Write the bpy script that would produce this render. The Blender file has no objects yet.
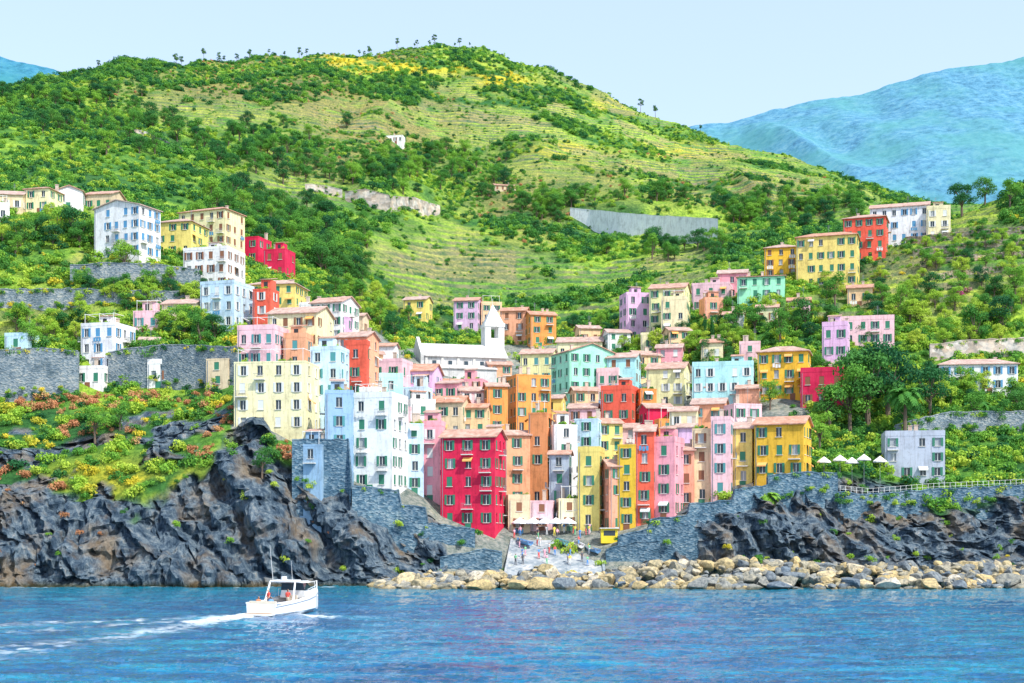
import bpy, math, random
import numpy as np
from mathutils import Vector, Matrix
random.seed(7); rng=np.random.default_rng(7)
F=1400.0; HY=540.0; CH=7.0
sc=bpy.context.scene
# ------------------------------------------------------------------ noise
def _h(i,j,k):
    n=(i*374761393+j*668265263+k*2147483647*3+k*974634777)&0xffffffff
    n=((n^(n>>13))*1274126177)&0xffffffff
    n=(n^(n>>16))&0xffffffff
    return n/4294967295.0
def vn(x,y,z):
    x=np.asarray(x,float);y=np.asarray(y,float)+0*x;z=np.asarray(z,float)+0*x
    i=np.floor(x).astype(np.int64);j=np.floor(y).astype(np.int64);k=np.floor(z).astype(np.int64)
    a=x-i;b=y-j;c=z-k
    a=a*a*(3-2*a);b=b*b*(3-2*b);c=c*c*(3-2*c)
    r=0
    for di in (0,1):
        for dj in (0,1):
            for dk in (0,1):
                w=(a if di else 1-a)*(b if dj else 1-b)*(c if dk else 1-c)
                r=r+w*_h(i+di,j+dj,k+dk)
    return r
def fbm(x,y,z,o=4):
    r=0;A=0.5;s=1;t=0
    for q in range(o):
        r=r+A*vn(x*s+q*17.3,y*s+q*5.1,z*s+q*9.7);t+=A;A*=0.5;s*=2.03
    return r/t
def sst(a,b,x):
    t=np.clip((x-a)/(b-a),0,1);return t*t*(3-2*t)
# ------------------------------------------------------------------ node helpers
def newmat(name):
    m=bpy.data.materials.new(name);m.use_nodes=True
    nt=m.node_tree;bs=nt.nodes['Principled BSDF'];return m,nt,bs
def N(nt,t,**k):
    n=nt.nodes.new(t)
    for a,b in k.items():
        if a.startswith('i_'):
            n.inputs[int(a[2:])].default_value=b
        else: setattr(n,a,b)
    return n
def noise(nt,scale,detail=4,rough=.55,vec=None):
    n=nt.nodes.new('ShaderNodeTexNoise');n.inputs['Scale'].default_value=scale
    n.inputs['Detail'].default_value=detail;n.inputs['Roughness'].default_value=rough
    if vec: nt.links.new(vec,n.inputs['Vector'])
    return n.outputs['Fac']
def ramp(nt,src,stops):
    r=nt.nodes.new('ShaderNodeValToRGB');e=r.color_ramp.elements
    while len(e)<len(stops): e.new(0.5)
    for a,(p,c) in zip(e,stops):
        a.position=p;a.color=(c[0],c[1],c[2],1) if hasattr(c,'__len__') else (c,c,c,1)
    nt.links.new(src,r.inputs[0]);return r.outputs[0]
def mix(nt,fac,a,b,mode='MIX'):
    n=nt.nodes.new('ShaderNodeMix');n.data_type='RGBA';n.blend_type=mode
    for s,v in ((0,fac),(6,a),(7,b)):
        if hasattr(v,'is_linked') or hasattr(v,'links'): nt.links.new(v,n.inputs[s])
        elif s==0: n.inputs[0].default_value=v
        else: n.inputs[s].default_value=(v[0],v[1],v[2],1)
    return n.outputs[2]
def math_(nt,op,a,b=None):
    n=nt.nodes.new('ShaderNodeMath');n.operation=op
    for s,v in ((0,a),(1,b)):
        if v is None: continue
        if hasattr(v,'links'): nt.links.new(v,n.inputs[s])
        else: n.inputs[s].default_value=v
    return n.outputs[0]
def pos(nt):
    return nt.nodes.new('ShaderNodeNewGeometry').outputs['Position']
def bump(nt,bs,h,strength=.5,dist=.1):
    b=nt.nodes.new('ShaderNodeBump');b.inputs['Strength'].default_value=strength;b.inputs['Distance'].default_value=dist
    nt.links.new(h,b.inputs['Height']);nt.links.new(b.outputs[0],bs.inputs['Normal'])
def simple(name,col,rough=.6,metal=0):
    m,nt,bs=newmat(name);bs.inputs['Base Color'].default_value=(*col,1);bs.inputs['Roughness'].default_value=rough
    bs.inputs['Metallic'].default_value=metal;return m
_pl={}
def plaster(col):
    key=tuple(col)
    if key in _pl: return _pl[key]
    m,nt,bs=newmat('painted_plaster');p=pos(nt)
    big=noise(nt,.35,5,.65,p)
    mp=nt.nodes.new('ShaderNodeMapping');mp.inputs['Scale'].default_value=(2.2,2.2,.22);nt.links.new(p,mp.inputs[0])
    st=noise(nt,1.0,6,.7,mp.outputs[0])
    c1=tuple(x*.72 for x in col);c2=tuple(min(.93,x*1.07+.02) for x in col)
    c=ramp(nt,big,[(.3,c1),(.48,col),(.72,c2)])
    s=ramp(nt,st,[(.32,(.5,.46,.43)),(.5,(1,1,1))])
    c=mix(nt,.65,c,s,'MULTIPLY')
    fine=noise(nt,1.7,6,.8,p)
    c=mix(nt,.6,c,ramp(nt,fine,[(.33,(.6,.58,.56)),(.47,(1,1,1))]),'MULTIPLY')
    nt.links.new(c,bs.inputs['Base Color']);bs.inputs['Roughness'].default_value=.85
    bump(nt,bs,noise(nt,5,4,.6,p),.25,.05)
    _pl[key]=m;return m
def stone_mat(name,cols,scale=1.1,bs_=.8,dk=(.38,.46,.5)):
    m,nt,bs=newmat(name);p=pos(nt)
    mp=nt.nodes.new('ShaderNodeMapping');mp.inputs['Scale'].default_value=(1,1,1.9);nt.links.new(p,mp.inputs[0])
    v=nt.nodes.new('ShaderNodeTexVoronoi');v.inputs['Scale'].default_value=scale;nt.links.new(mp.outputs[0],v.inputs['Vector'])
    sep=nt.nodes.new('ShaderNodeSeparateColor');nt.links.new(v.outputs['Color'],sep.inputs[0])
    c=ramp(nt,sep.outputs[0],[(0,cols[0]),(.5,cols[1]),(1,cols[2])])
    n=noise(nt,.3,7,.75,p)
    c=mix(nt,.9,c,ramp(nt,n,[(.34,dk),(.5,(.85,.88,.9)),(.64,(1.3,1.2,1.08))]),'MULTIPLY')
    nt.links.new(c,bs.inputs['Base Color']);bs.inputs['Roughness'].default_value=.95;bs.inputs['Specular IOR Level'].default_value=.1
    bump(nt,bs,math_(nt,'ADD',v.outputs['Distance'],math_(nt,'MULTIPLY',n,1.5)),bs_,.12);return m
M_stone=stone_mat('dry_stone',[(.13,.18,.22),(.23,.29,.34),(.38,.40,.40)],2.6)
M_stoneb=stone_mat('harbour_stone',[(.05,.11,.17),(.11,.20,.28),(.24,.32,.38)],2.4)
M_stonew=stone_mat('terrace_stone',[(.33,.25,.17),(.45,.36,.26),(.55,.48,.38)],2.2)
M_conc=plaster((.84,.86,.89))
M_earth=stone_mat('pale_earth',[(.4,.33,.28),(.55,.47,.42),(.65,.6,.56)],.5,.6)
M_ramp=stone_mat('slipway_paving',[(.26,.30,.34),(.36,.39,.42),(.46,.47,.47)],1.6,.3)
def roofmat():
    m,nt,bs=newmat('terracotta_tiles');p=pos(nt)
    n=noise(nt,.9,6,.75,p)
    oi=nt.nodes.new('ShaderNodeObjectInfo')
    c=ramp(nt,n,[(.3,(.3,.13,.09)),(.5,(.56,.27,.17)),(.7,(.7,.46,.35))])
    c2=ramp(nt,n,[(.3,(.3,.2,.18)),(.5,(.52,.37,.32)),(.7,(.7,.57,.52))])
    c=mix(nt,oi.outputs['Random'],c,c2)
    nt.links.new(c,bs.inputs['Base Color']);bs.inputs['Roughness'].default_value=.9
    w=nt.nodes.new('ShaderNodeTexWave');w.inputs['Scale'].default_value=1.6;w.inputs['Distortion'].default_value=.4;nt.links.new(p,w.inputs['Vector'])
    bump(nt,bs,w.outputs['Fac'],.6,.1);return m
M_roof=roofmat()
M_slab=stone_mat('terrace_paving',[(.5,.36,.28),(.58,.42,.34),(.6,.5,.42)],1.5,.2)
M_glass=simple('window_glass',(.03,.05,.07),.12)
M_glass2=simple('window_curtain',(.35,.38,.4),.4)
M_white=simple('white_paint',(.78,.78,.76),.5)
M_trim=simple('pale_trim',(.66,.64,.6),.7)
M_metal=simple('grey_metal',(.3,.32,.34),.4,.6)
M_dark=simple('dark_interior',(.03,.035,.04),.8)
SH={'g':simple('green_shutter_paint',(.03,.20,.12),.6),'b':simple('brown_shutter_paint',(.24,.10,.05),.6),
    'w':simple('white_shutter_paint',(.7,.72,.7),.6),'t':simple('teal_shutter_paint',(.07,.28,.3),.6),'u':simple('blue_shutter_paint',(.08,.28,.5),.6)}
# ------------------------------------------------------------------ mesh helpers
class MB:
    def __init__(s): s.v=[];s.f=[]
    def poly(s,*ps):
        k=len(s.v);s.v.extend([tuple(p) for p in ps]);s.f.append(tuple(range(k,k+len(ps))))
    def box(s,o,a,b,c):
        o=Vector(o);a=Vector(a);b=Vector(b);c=Vector(c)
        if a.cross(b).dot(c)<0: a,b=b,a
        k=len(s.v)
        for z in (0,1):
            for q in ((0,0),(1,0),(1,1),(0,1)): s.v.append(tuple(o+a*q[0]+b*q[1]+c*z))
        for f in ((3,2,1,0),(4,5,6,7),(0,1,5,4),(1,2,6,5),(2,3,7,6),(3,0,4,7)): s.f.append(tuple(k+i for i in f))
    def tube(s,p,q,r0,r1,n=8,cap=True):
        p=Vector(p);q=Vector(q);d=(q-p).normalized();t=Vector((1,0,0)) if abs(d.x)<.8 else Vector((0,1,0))
        a=d.cross(t).normalized();b=d.cross(a);k=len(s.v)
        for c,r in ((p,r0),(q,r1)):
            for i in range(n):
                an=2*math.pi*i/n;s.v.append(tuple(c+a*math.cos(an)*r+b*math.sin(an)*r))
        for i in range(n):
            j=(i+1)%n;s.f.append((k+i,k+n+i,k+n+j,k+j))
        if cap: s.f.append(tuple(k+i for i in range(n)));s.f.append(tuple(k+n+n-1-i for i in range(n)))
    def mesh(s,name,mat,smooth=False):
        me=bpy.data.meshes.new(name);me.from_pydata(s.v,[],s.f)
        if mat: me.materials.append(mat)
        if smooth: me.polygons.foreach_set('use_smooth',[True]*len(me.polygons))
        me.update();return me
def obj(name,data=None,parent=None):
    o=bpy.data.objects.new(name,data);sc.collection.objects.link(o)
    if parent: o.parent=parent
    return o
class Thing:
    def __init__(s,name,loc=(0,0,0)):
        s.root=obj(name);s.root.location=loc;s.root.empty_display_size=.5;s.parts={};s.loc=Vector(loc)
    def p(s,part,mat):
        if part not in s.parts: s.parts[part]=(MB(),mat)
        return s.parts[part][0]
    def done(s,smooth=()):
        for n,(mb,mat) in s.parts.items():
            if not mb.f: continue
            mb.v=[tuple(Vector(v)-s.loc) for v in mb.v]
            obj(n,mb.mesh(n,mat,n in smooth),s.root)
        return s.root
def grid_mesh(name,X,Y,Z,mats,attrs={},smooth=None):
    r,c=X.shape
    co=np.stack([X,Y,Z],-1).reshape(-1,3).astype(np.float32)
    idx=np.arange(r*c).reshape(r,c)
    q=np.stack([idx[:-1,:-1],idx[:-1,1:],idx[1:,1:],idx[1:,:-1]],-1).reshape(-1,4)
    me=bpy.data.meshes.new(name);me.vertices.add(r*c);me.vertices.foreach_set('co',co.ravel())
    me.loops.add(q.size);me.loops.foreach_set('vertex_index',q.ravel().astype(np.int32))
    me.polygons.add(len(q));me.polygons.foreach_set('loop_start',(np.arange(len(q))*4).astype(np.int32))
    me.polygons.foreach_set('use_smooth',np.full(len(q),True) if smooth is None else smooth[:-1,:-1].ravel())
    for k,a in attrs.items():
        if a.ndim==3:
            at=me.attributes.new(k,'FLOAT_COLOR','POINT');at.data.foreach_set('color',np.concatenate([a,np.ones(a.shape[:2]+(1,))],-1).astype(np.float32).ravel())
        else:
            at=me.attributes.new(k,'FLOAT','POINT');at.data.foreach_set('value',a.astype(np.float32).ravel())
    for m in mats: me.materials.append(m)
    me.update();me.validate();return obj(name,me)
# ------------------------------------------------------------------ terrain
COL={
-300:[(204,588),(210,520),(216,480),(245,410),(270,320),(300,230),(400,190),(600,140),(750,100)],
0:[(205,588),(211,535),(216,495),(224,470),(240,425),(252,395),(256,350),(268,345),(280,303),(284,285),(300,255),(325,212),(360,195),(450,170),(600,125),(760,88)],
60:[(205,588),(211,545),(216,500),(224,465),(240,425),(252,395),(258,350),(268,340),(280,303),(285,285),(300,250),(330,210),(360,190),(450,160),(600,115),(770,76)],
120:[(205,588),(210,540),(216,490),(224,455),(240,415),(255,390),(260,350),(275,320),(283,290),(290,258),(310,250),(345,215),(450,160),(600,110),(800,58)],
200:[(205,588),(211,520),(217,470),(226,435),(245,400),(252,385),(258,345),(275,325),(290,290),(310,252),(340,240),(400,200),(600,130),(850,60)],
260:[(205,588),(209,540),(214,490),(219,450),(224,432),(250,360),(270,330),(295,300),(320,275),(360,262),(450,200),(650,120),(880,57)],
320:[(207,588),(211,560),(215,515),(219,482),(232,430),(255,360),(280,335),(310,310),(350,290),(450,225),(650,130),(900,56)],
380:[(206,588),(211,560),(215,525),(220,492),(240,435),(270,380),(310,345),(360,320),(450,250),(650,145),(930,53)],
440:[(208,588),(214,565),(219,532),(240,480),(270,410),(310,370),(345,350),(380,325),(460,270),(680,160),(960,41)],
520:[(210,588),(216,570),(225,540),(240,510),(270,450),(310,395),(350,355),(385,330),(450,285),(600,200),(960,62)],
600:[(208,588),(216,560),(222,540),(240,500),(265,450),(300,400),(340,350),(380,320),(440,285),(560,238),(570,214),(700,175),(950,92)],
700:[(208,588),(214,562),(219,512),(235,500),(255,450),(285,400),(320,340),(360,300),(400,280),(560,240),(570,218),(700,180),(900,132)],
780:[(208,588),(214,562),(219,520),(225,478),(245,450),(270,400),(300,350),(335,290),(365,272),(420,262),(560,215),(860,158)],
850:[(208,588),(213,568),(219,535),(226,482),(236,465),(255,430),(285,370),(315,320),(345,285),(370,248),(395,238),(450,240),(600,215),(850,182)],
930:[(208,588),(213,568),(220,535),(228,500),(245,450),(262,415),(285,380),(305,330),(330,280),(355,245),(375,230),(400,228),(430,240),(850,205)],
1024:[(207,588),(212,565),(220,535),(228,495),(250,440),(275,400),(300,350),(325,280),(345,235),(370,200),(395,182),(450,200),(850,215)],
1350:[(207,588),(225,500),(260,400),(300,300),(340,200),(390,120),(500,150),(850,215)]}
dg=np.concatenate([np.arange(200,232,.3),np.arange(232,420,1.),np.arange(420,1000,1.6),np.arange(1000,1500,20.)])
pg=np.arange(-280,1320,2.5)
keys=sorted(COL)
prof=[]
for k in keys:
    L=COL[k];ds=[190,203.5]+[a for a,b in L[0:]]
    zs=[-6,-1.2]+[CH+(HY-b)*a/F for a,b in L]
    ds.append(L[-1][0]+120);zs.append(zs[-1]*.93);ds.append(1600);zs.append(30)
    prof.append(np.interp(dg,ds,zs))
prof=np.array(prof)
Zt=np.empty((len(dg),len(pg)))
for i in range(len(dg)): Zt[i]=np.interp(pg,keys,prof[:,i])
ker=np.exp(-np.linspace(-2,2,13)**2);ker/=ker.sum()
pad=np.pad(Zt,((0,0),(6,6)),'edge');Zt=np.array([np.convolve(r,ker,'valid') for r in pad])
D,P=np.meshgrid(dg,pg,indexing='ij')
X=(P-512)*D/F;Y=D.copy()
far=sst(340,600,D)*(1-sst(1000,1100,D))
gul=(fbm(X/60,Y/90,0,4)-.5)
rid=(1-np.abs(fbm(X/45+9,Y/160,3,4)-.5)*4)
Zt=Zt+far*(gul*18+rid*6-2)*np.where(D>700,.6,1)
near=sst(226,240,D)*(1-sst(340,600,D))
Zt=Zt+near*(fbm(X/9,Y/9,1,3)-.5)*1.6
def blob(cx,cy,rx,ry,PYa,Pa): return np.exp(-(((Pa-cx)/rx)**2+((PYa-cy)/ry)**2))
PY=HY-(Zt-CH)*F/D
def terrmask(P,PY):
    t=0
    for b in ((600,135,110,35),(450,270,80,42),(610,262,90,35),(700,170,90,30),(980,245,90,40),(540,300,60,25),(350,120,50,18),(50,230,60,30),(210,110,60,18),(800,200,60,20),(40,320,60,20),(300,190,50,20),(500,110,70,30),(900,300,60,25),(820,320,40,20)):
        t=t+blob(*b,PY,P)
    return np.clip(t*1.6,0,1)
T=terrmask(P,PY)*sst(225,240,D)*(1-sst(980,1020,D))*sst(.44,.52,fbm(X/34,Y/34,7,4)+.04)
Sz=3.2
wob=(fbm(X/25,Y/25,21,3)-.5)*5
fr=(Zt+wob)/Sz;fl=np.floor(fr);ff=fr-fl
Zs=(fl+sst(.5,.95,ff))*Sz-wob
Zt=Zt*(1-T*.95)+Zs*T*.95
TF=ff
PY=HY-(Zt-CH)*F/D
def depth_at(px,py):
    c=int(np.clip(round((px-pg[0])/2.5),0,len(pg)-1))
    col=PY[:,c];m=np.nonzero((col<=py)&(dg>205))[0]
    if len(m)==0: return 900.
    i=m[0]
    if i==0: return dg[0]
    a=(col[i-1]-py)/max(1e-6,(col[i-1]-col[i]));return dg[i-1]+a*(dg[i]-dg[i-1])
def zt_at(px,d):
    fx=np.clip((px-pg[0])/2.5,0,len(pg)-1.001);c=int(fx);r=int(np.searchsorted(dg,d)-1);r=max(0,min(len(dg)-2,r))
    t=(d-dg[r])/(dg[r+1]-dg[r]);u=fx-c
    return (Zt[r,c]*(1-u)+Zt[r,c+1]*u)*(1-t)+(Zt[r+1,c]*(1-u)+Zt[r+1,c+1]*u)*t
def W(px,d,z): return Vector(((px-512)*d/F,d,z))
def wz(px,py,d): return CH+(HY-py)*d/F
cliff=np.interp(P,[-300,0,60,120,200,225,300,325,350,400,440,450,630,650,700,740,780,850,930,1024,1350],[490,495,490,512,484,444,450,470,500,515,530,600,600,525,508,490,482,480,502,490,480])
rock=sst(-8,8,PY-cliff+(fbm(X/5,Y/5,Zt/5,3)-.5)*70)*(1-sst(226,236,D))
rock=np.maximum(rock,sst(.56,.60,fbm(X/7,Y/7,Zt/5+60,3))*(P<330)*(PY>410)*(D<250))
vill_poly=[(232,440),(235,345),(262,310),(345,305),(400,350),(440,345),(560,345),(620,365),(700,365),(755,395),(812,400),(812,480),(620,560),(400,560),(320,545),(320,440)]
def inpoly(poly,x,y):
    x=np.asarray(x,float);r=np.zeros(x.shape,bool);n=len(poly)
    for i in range(n):
        x1,y1=poly[i];x2,y2=poly[(i+1)%n]
        c=((y1>y)!=(y2>y))&(x<(x2-x1)*(y-y1)/((y2-y1)+1e-9)+x1);r^=c
    return r
vill=(inpoly(vill_poly,P,PY)&(D<400)).astype(float)
vill=np.maximum(vill,((P>440)&(P<650)&(D<226)).astype(float))
n1=fbm(X/38,Y/38,2,4);n2=fbm(X/9,Y/9,5,4);n3=fbm(X/120,Y/120,11,3)
def L3(a,b,t): return np.array(a)*(1-t[...,None])+np.array(b)*t[...,None]
dark=(.04,.15,.045);mid=(.12,.30,.05);lite=(.30,.48,.06);brn=(.30,.24,.11)
C=L3(dark,mid,sst(.35,.55,n2*.5+n1*.5));k_=sst(.45,.60,n1*.6+n2*.4);C=C*(1-k_[...,None])+np.array(lite)*k_[...,None]
# patchwork of plots on the terraces
plot=_h(np.floor((X+n3*60)/26).astype(np.int64),np.floor((Zt+n1*14)/9.6).astype(np.int64),np.zeros(X.shape,np.int64)+5)
pc=np.where(plot[...,None]<.3,np.array((.17,.36,.06)),np.where(plot[...,None]<.62,np.array((.34,.50,.07)),np.where(plot[...,None]<.82,np.array((.46,.54,.10)),np.array((.40,.36,.16)))))
C=C*(1-T[...,None]*.75)+pc*T[...,None]*.75
br=np.clip(blob(260,85,170,30,PY,P)+blob(400,130,90,35,PY,P)+blob(560,90,90,25,PY,P)*.4+blob(640,170,120,30,PY,P)*.7+blob(520,215,60,40,PY,P)*.9+blob(760,190,100,20,PY,P)*.8+blob(330,55,90,12,PY,P)+blob(300,160,80,25,PY,P)*.6,0,1)*sst(.36,.54,n3*.3+n2*.7)
C=C*(1-br[...,None]*.85)+np.array(brn)*br[...,None]*.85
yl=np.clip(blob(405,68,60,7,PY,P)+blob(500,80,28,7,PY,P)+blob(560,150,30,10,PY,P)*.6+blob(340,60,30,4,PY,P)+blob(620,105,30,8,PY,P)*.7+blob(130,480,90,20,PY,P)*.6+blob(690,150,40,8,PY,P)*.6,0,1)*sst(.42,.55,n2)
C=C*(1-yl[...,None])+np.array((.7,.58,.05))*yl[...,None]
C=C*(1-vill[...,None])+np.array((.32,.34,.35))*vill[...,None]
amp=rock*sst(-1.5,2,Zt)*np.where(D<232,1,.25)
ns=fbm(X/6+Zt*.12,Zt/14+X*.02,Y/9,4)-.5
r2=1-np.abs(fbm(X/3.2+Zt*.22,Zt/7,Y/4+7,4)-.5)*5
n4=vn(X/1.3+Zt*.3,Zt/2.5,Y/1.3)-.5
warp=(fbm(X/7,Zt/7,3,4)-.5)*9
s_=(X*.62+Zt*.45+warp)/3.1;s2=s_-np.floor(s_)
s3=(X*-.3+Zt*.9+Y*.3+warp*.4)/1.4;s3=s3-np.floor(s3)
vv_=vn(np.floor(X/1.9+Zt*.15),np.floor(Zt/3.6+warp*.3),3)-.5
push=(ns*12+r2*1.4+n4*.9+(s2-.5)*1.4+(s3-.5)*.6+vv_*1.6)*amp
Yd=Y+push;Xd=X+(fbm(X/5,Zt/5,Y/5+20,3)-.5)*3*amp
Zd=Zt+(fbm(X/4,Y/4,Zt/3+40,3)-.5)*3.0*amp
mt,nt,bs=newmat('hillside_ground')
at=N(nt,'ShaderNodeAttribute',attribute_name='Col').outputs['Color']
ar=N(nt,'ShaderNodeAttribute',attribute_name='rock').outputs['Fac']
att=N(nt,'ShaderNodeAttribute',attribute_name='terr').outputs['Fac']
awb=N(nt,'ShaderNodeAttribute',attribute_name='wob').outputs['Fac']
p=pos(nt)
na=noise(nt,.22,6,.7,p);nb=noise(nt,1.1,5,.7,p);nc_=noise(nt,.07,4,.6,p)
g=mix(nt,.75,at,ramp(nt,na,[(.3,(.4,.52,.45)),(.5,(1,1,1)),(.68,(1.45,1.3,1.0))]),'MULTIPLY')
g=mix(nt,.75,g,ramp(nt,nb,[(.38,(.3,.46,.4)),(.6,(1.35,1.28,1.1))]),'MULTIPLY')
sx=nt.nodes.new('ShaderNodeSeparateXYZ');nt.links.new(p,sx.inputs[0])
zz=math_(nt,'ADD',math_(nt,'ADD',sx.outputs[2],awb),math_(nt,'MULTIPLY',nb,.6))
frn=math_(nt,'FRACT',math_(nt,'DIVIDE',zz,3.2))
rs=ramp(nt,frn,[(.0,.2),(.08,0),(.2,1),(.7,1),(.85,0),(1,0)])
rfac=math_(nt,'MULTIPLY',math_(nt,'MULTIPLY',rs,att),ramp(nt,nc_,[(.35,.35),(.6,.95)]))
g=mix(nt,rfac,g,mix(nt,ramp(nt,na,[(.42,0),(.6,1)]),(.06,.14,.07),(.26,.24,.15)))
mp=nt.nodes.new('ShaderNodeMapping');mp.inputs['Rotation'].default_value=(.5,.55,.3);mp.inputs['Scale'].default_value=(.9,.9,.25);nt.links.new(p,mp.inputs[0])
rn=noise(nt,.7,10,.8,mp.outputs[0]);rn2=noise(nt,.14,5,.6,p)
rc=ramp(nt,rn,[(.35,(.012,.03,.055)),(.46,(.06,.10,.15)),(.56,(.18,.24,.29)),(.69,(.48,.46,.42))])
rc=mix(nt,ramp(nt,rn2,[(.5,0),(.66,.55)]),rc,(.36,.24,.11))
bt=ramp(nt,math_(nt,'MULTIPLY',math_(nt,'ADD',sx.outputs[2],math_(nt,'MULTIPLY',rn,2)),.2),[(.25,(.42,.34,.16)),(.42,(1,1,1))])
rc=mix(nt,1.0,rc,bt,'MULTIPLY')
c=mix(nt,ar,g,rc)
nt.links.new(c,bs.inputs['Base Color']);bs.inputs['Roughness'].default_value=.95;bs.inputs['Specular IOR Level'].default_value=.15
bump(nt,bs,math_(nt,'ADD',rn,math_(nt,'MULTIPLY',nb,.6)),1.0,.9)
grid_mesh('terrain',Xd,Yd,Zd,[mt],{'Col':C,'rock':rock,'terr':T,'wob':wob},smooth=(rock<.4))
# ------------------------------------------------------------------ distant hills
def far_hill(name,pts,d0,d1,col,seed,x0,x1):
    pp=np.arange(x0,x1,1.5);dd=np.linspace(d0,d1+500,260)
    DD,PP=np.meshgrid(dd,pp,indexing='ij')
    top=CH+(HY-np.interp(PP,[a for a,b in pts],[b for a,b in pts]))*d1/F
    t=np.clip((DD-d0)/(d1-d0),0,1);zz=top*(.25+.75*t)
    zz=np.where(DD>d1,top-(DD-d1)*.5,zz)
    XX=(PP-512)*DD/F
    zz=zz+((1-np.abs(fbm(XX/300+DD/1200+seed,DD/1100,seed,3)-.5)*4)*62-28)*(1-sst(.75,1,t)*.85)+(fbm(XX/40,DD/90,seed,4)-.5)*12
    m,nt,bs=newmat(name+'_haze_blue_forest');p=pos(nt)  # blue of aerial haze is painted into the forest base colour
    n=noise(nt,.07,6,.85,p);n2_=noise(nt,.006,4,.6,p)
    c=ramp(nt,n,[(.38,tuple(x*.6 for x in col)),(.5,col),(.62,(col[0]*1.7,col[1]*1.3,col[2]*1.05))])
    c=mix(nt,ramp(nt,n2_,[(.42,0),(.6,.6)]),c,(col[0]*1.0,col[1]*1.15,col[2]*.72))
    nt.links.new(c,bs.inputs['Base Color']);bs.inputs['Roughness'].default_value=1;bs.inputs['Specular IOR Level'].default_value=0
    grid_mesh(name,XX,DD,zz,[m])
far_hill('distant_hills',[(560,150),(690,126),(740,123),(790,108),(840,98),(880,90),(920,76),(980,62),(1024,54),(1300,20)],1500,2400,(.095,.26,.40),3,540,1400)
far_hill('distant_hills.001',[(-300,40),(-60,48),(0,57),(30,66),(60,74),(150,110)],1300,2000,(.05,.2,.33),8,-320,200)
# ------------------------------------------------------------------ sea
wp=np.concatenate([np.arange(-4000,-120,60.),np.arange(-120,1150,1.8),np.arange(1150,5200,60.)])
wd=[30.]
while wd[-1]<9000:
    d=wd[-1];wd.append(d+ (max(.2,d*d/F/7*.5) if d<216 else d*.08))
wd=np.array(wd)
DD,PP=np.meshgrid(wd,wp,indexing='ij');XX=(PP-512)*DD/F
fade=(1-sst(205,240,DD))
wv=(fbm(XX/5.0,DD/2.6,0,2)-.5)*.34+(1-np.abs(fbm(XX/1.5+3,DD/.9,2,3)-.5)*3.2)*.19+(vn(XX/14,DD/8,5)-.5)*.25
ZZ=wv*fade
def seg(x1,y1,x2,y2,w0,w1):
    dx,dy=x2-x1,y2-y1;L=dx*dx+dy*dy
    t=np.clip(((XX-x1)*dx+(DD-y1)*dy)/L,0,1);q=np.hypot(XX-x1-t*dx,DD-y1-t*dy)
    return q/(w0+(w1-w0)*t),t
fo=np.zeros_like(XX)
for (a,b,c_,e,w0,w1,st) in ((-22.5,126.5,-32,84,.8,3.0,.7),(-23,127,-54,103,.7,2.6,.75),(-19.,129,-15.5,123,1.3,.9,1.1),(-22.0,127,-27,116,1.6,2.4,1.2),(-23,126,-46,92,.6,2.,.5)):
    q,t=seg(a,b,c_,e,w0,w1)
    fo=np.maximum(fo,np.exp(-q*q)*st*(1-t*.35))
    ZZ+=np.exp(-(q-1.1)**2*2)*.12*(1-t)
fo=fo*sst(.35,.68,fbm(XX/1.0,DD/.8,4,5)+.12*(fo>.7))
sh=np.exp(-((DD-204)/1.2)**2)*.6*sst(.5,.65,fbm(XX/3,DD/2,4,3))*(PP<380);fo=np.maximum(fo,sh)
mw,nt,bs=newmat('sea_water');p=pos(nt)
mp=nt.nodes.new('ShaderNodeMapping');mp.inputs['Scale'].default_value=(.55,1.3,1);nt.links.new(p,mp.inputs[0])
w1=noise(nt,1.6,5,.6,mp.outputs[0]);w2=noise(nt,.2,6,.75,mp.outputs[0])
c=ramp(nt,w2,[(.38,(.0,.055,.17)),(.5,(.0,.12,.28)),(.64,(.0,.24,.38))])
sxw=nt.nodes.new('ShaderNodeSeparateXYZ');nt.links.new(p,sxw.inputs[0])
c=mix(nt,ramp(nt,math_(nt,'DIVIDE',sxw.outputs[1],220.),[(.7,0),(.93,.6)]),c,(.01,.22,.28))
fa=N(nt,'ShaderNodeAttribute',attribute_name='foam').outputs['Fac']
c=mix(nt,fa,c,(.85,.9,.92))
nt.links.new(c,bs.inputs['Base Color'])
nt.links.new(math_(nt,'ADD',math_(nt,'MULTIPLY',fa,.5),.05),bs.inputs['Roughness'])
bs.inputs['IOR'].default_value=1.33
bump(nt,bs,w1,.8,.28)
grid_mesh('sea_water',XX,DD,ZZ,[mw],{'foam':np.clip(fo,0,1)})
# ------------------------------------------------------------------ foliage
def folmat(name,cols):
    m,nt,bs=newmat(name);oi=nt.nodes.new('ShaderNodeObjectInfo');p=pos(nt)
    n=noise(nt,.9,3,.6,p);s=math_(nt,'ADD',math_(nt,'MULTIPLY',oi.outputs['Random'],.6),math_(nt,'MULTIPLY',n,.5))
    c=ramp(nt,s,[(.15,cols[0]),(.5,cols[1]),(.85,cols[2])])
    nt.links.new(c,bs.inputs['Base Color']);bs.inputs['Roughness'].default_value=.8;bs.inputs['Specular IOR Level'].default_value=.2
    tr=nt.nodes.new('ShaderNodeBsdfTranslucent');nt.links.new(c,tr.inputs[0])
    ms=nt.nodes.new('ShaderNodeMixShader');ms.inputs[0].default_value=.28
    nt.links.new(bs.outputs[0],ms.inputs[1]);nt.links.new(tr.outputs[0],ms.inputs[2]);nt.links.new(ms.outputs[0],nt.nodes['Material Output'].inputs[0])
    return m
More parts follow.
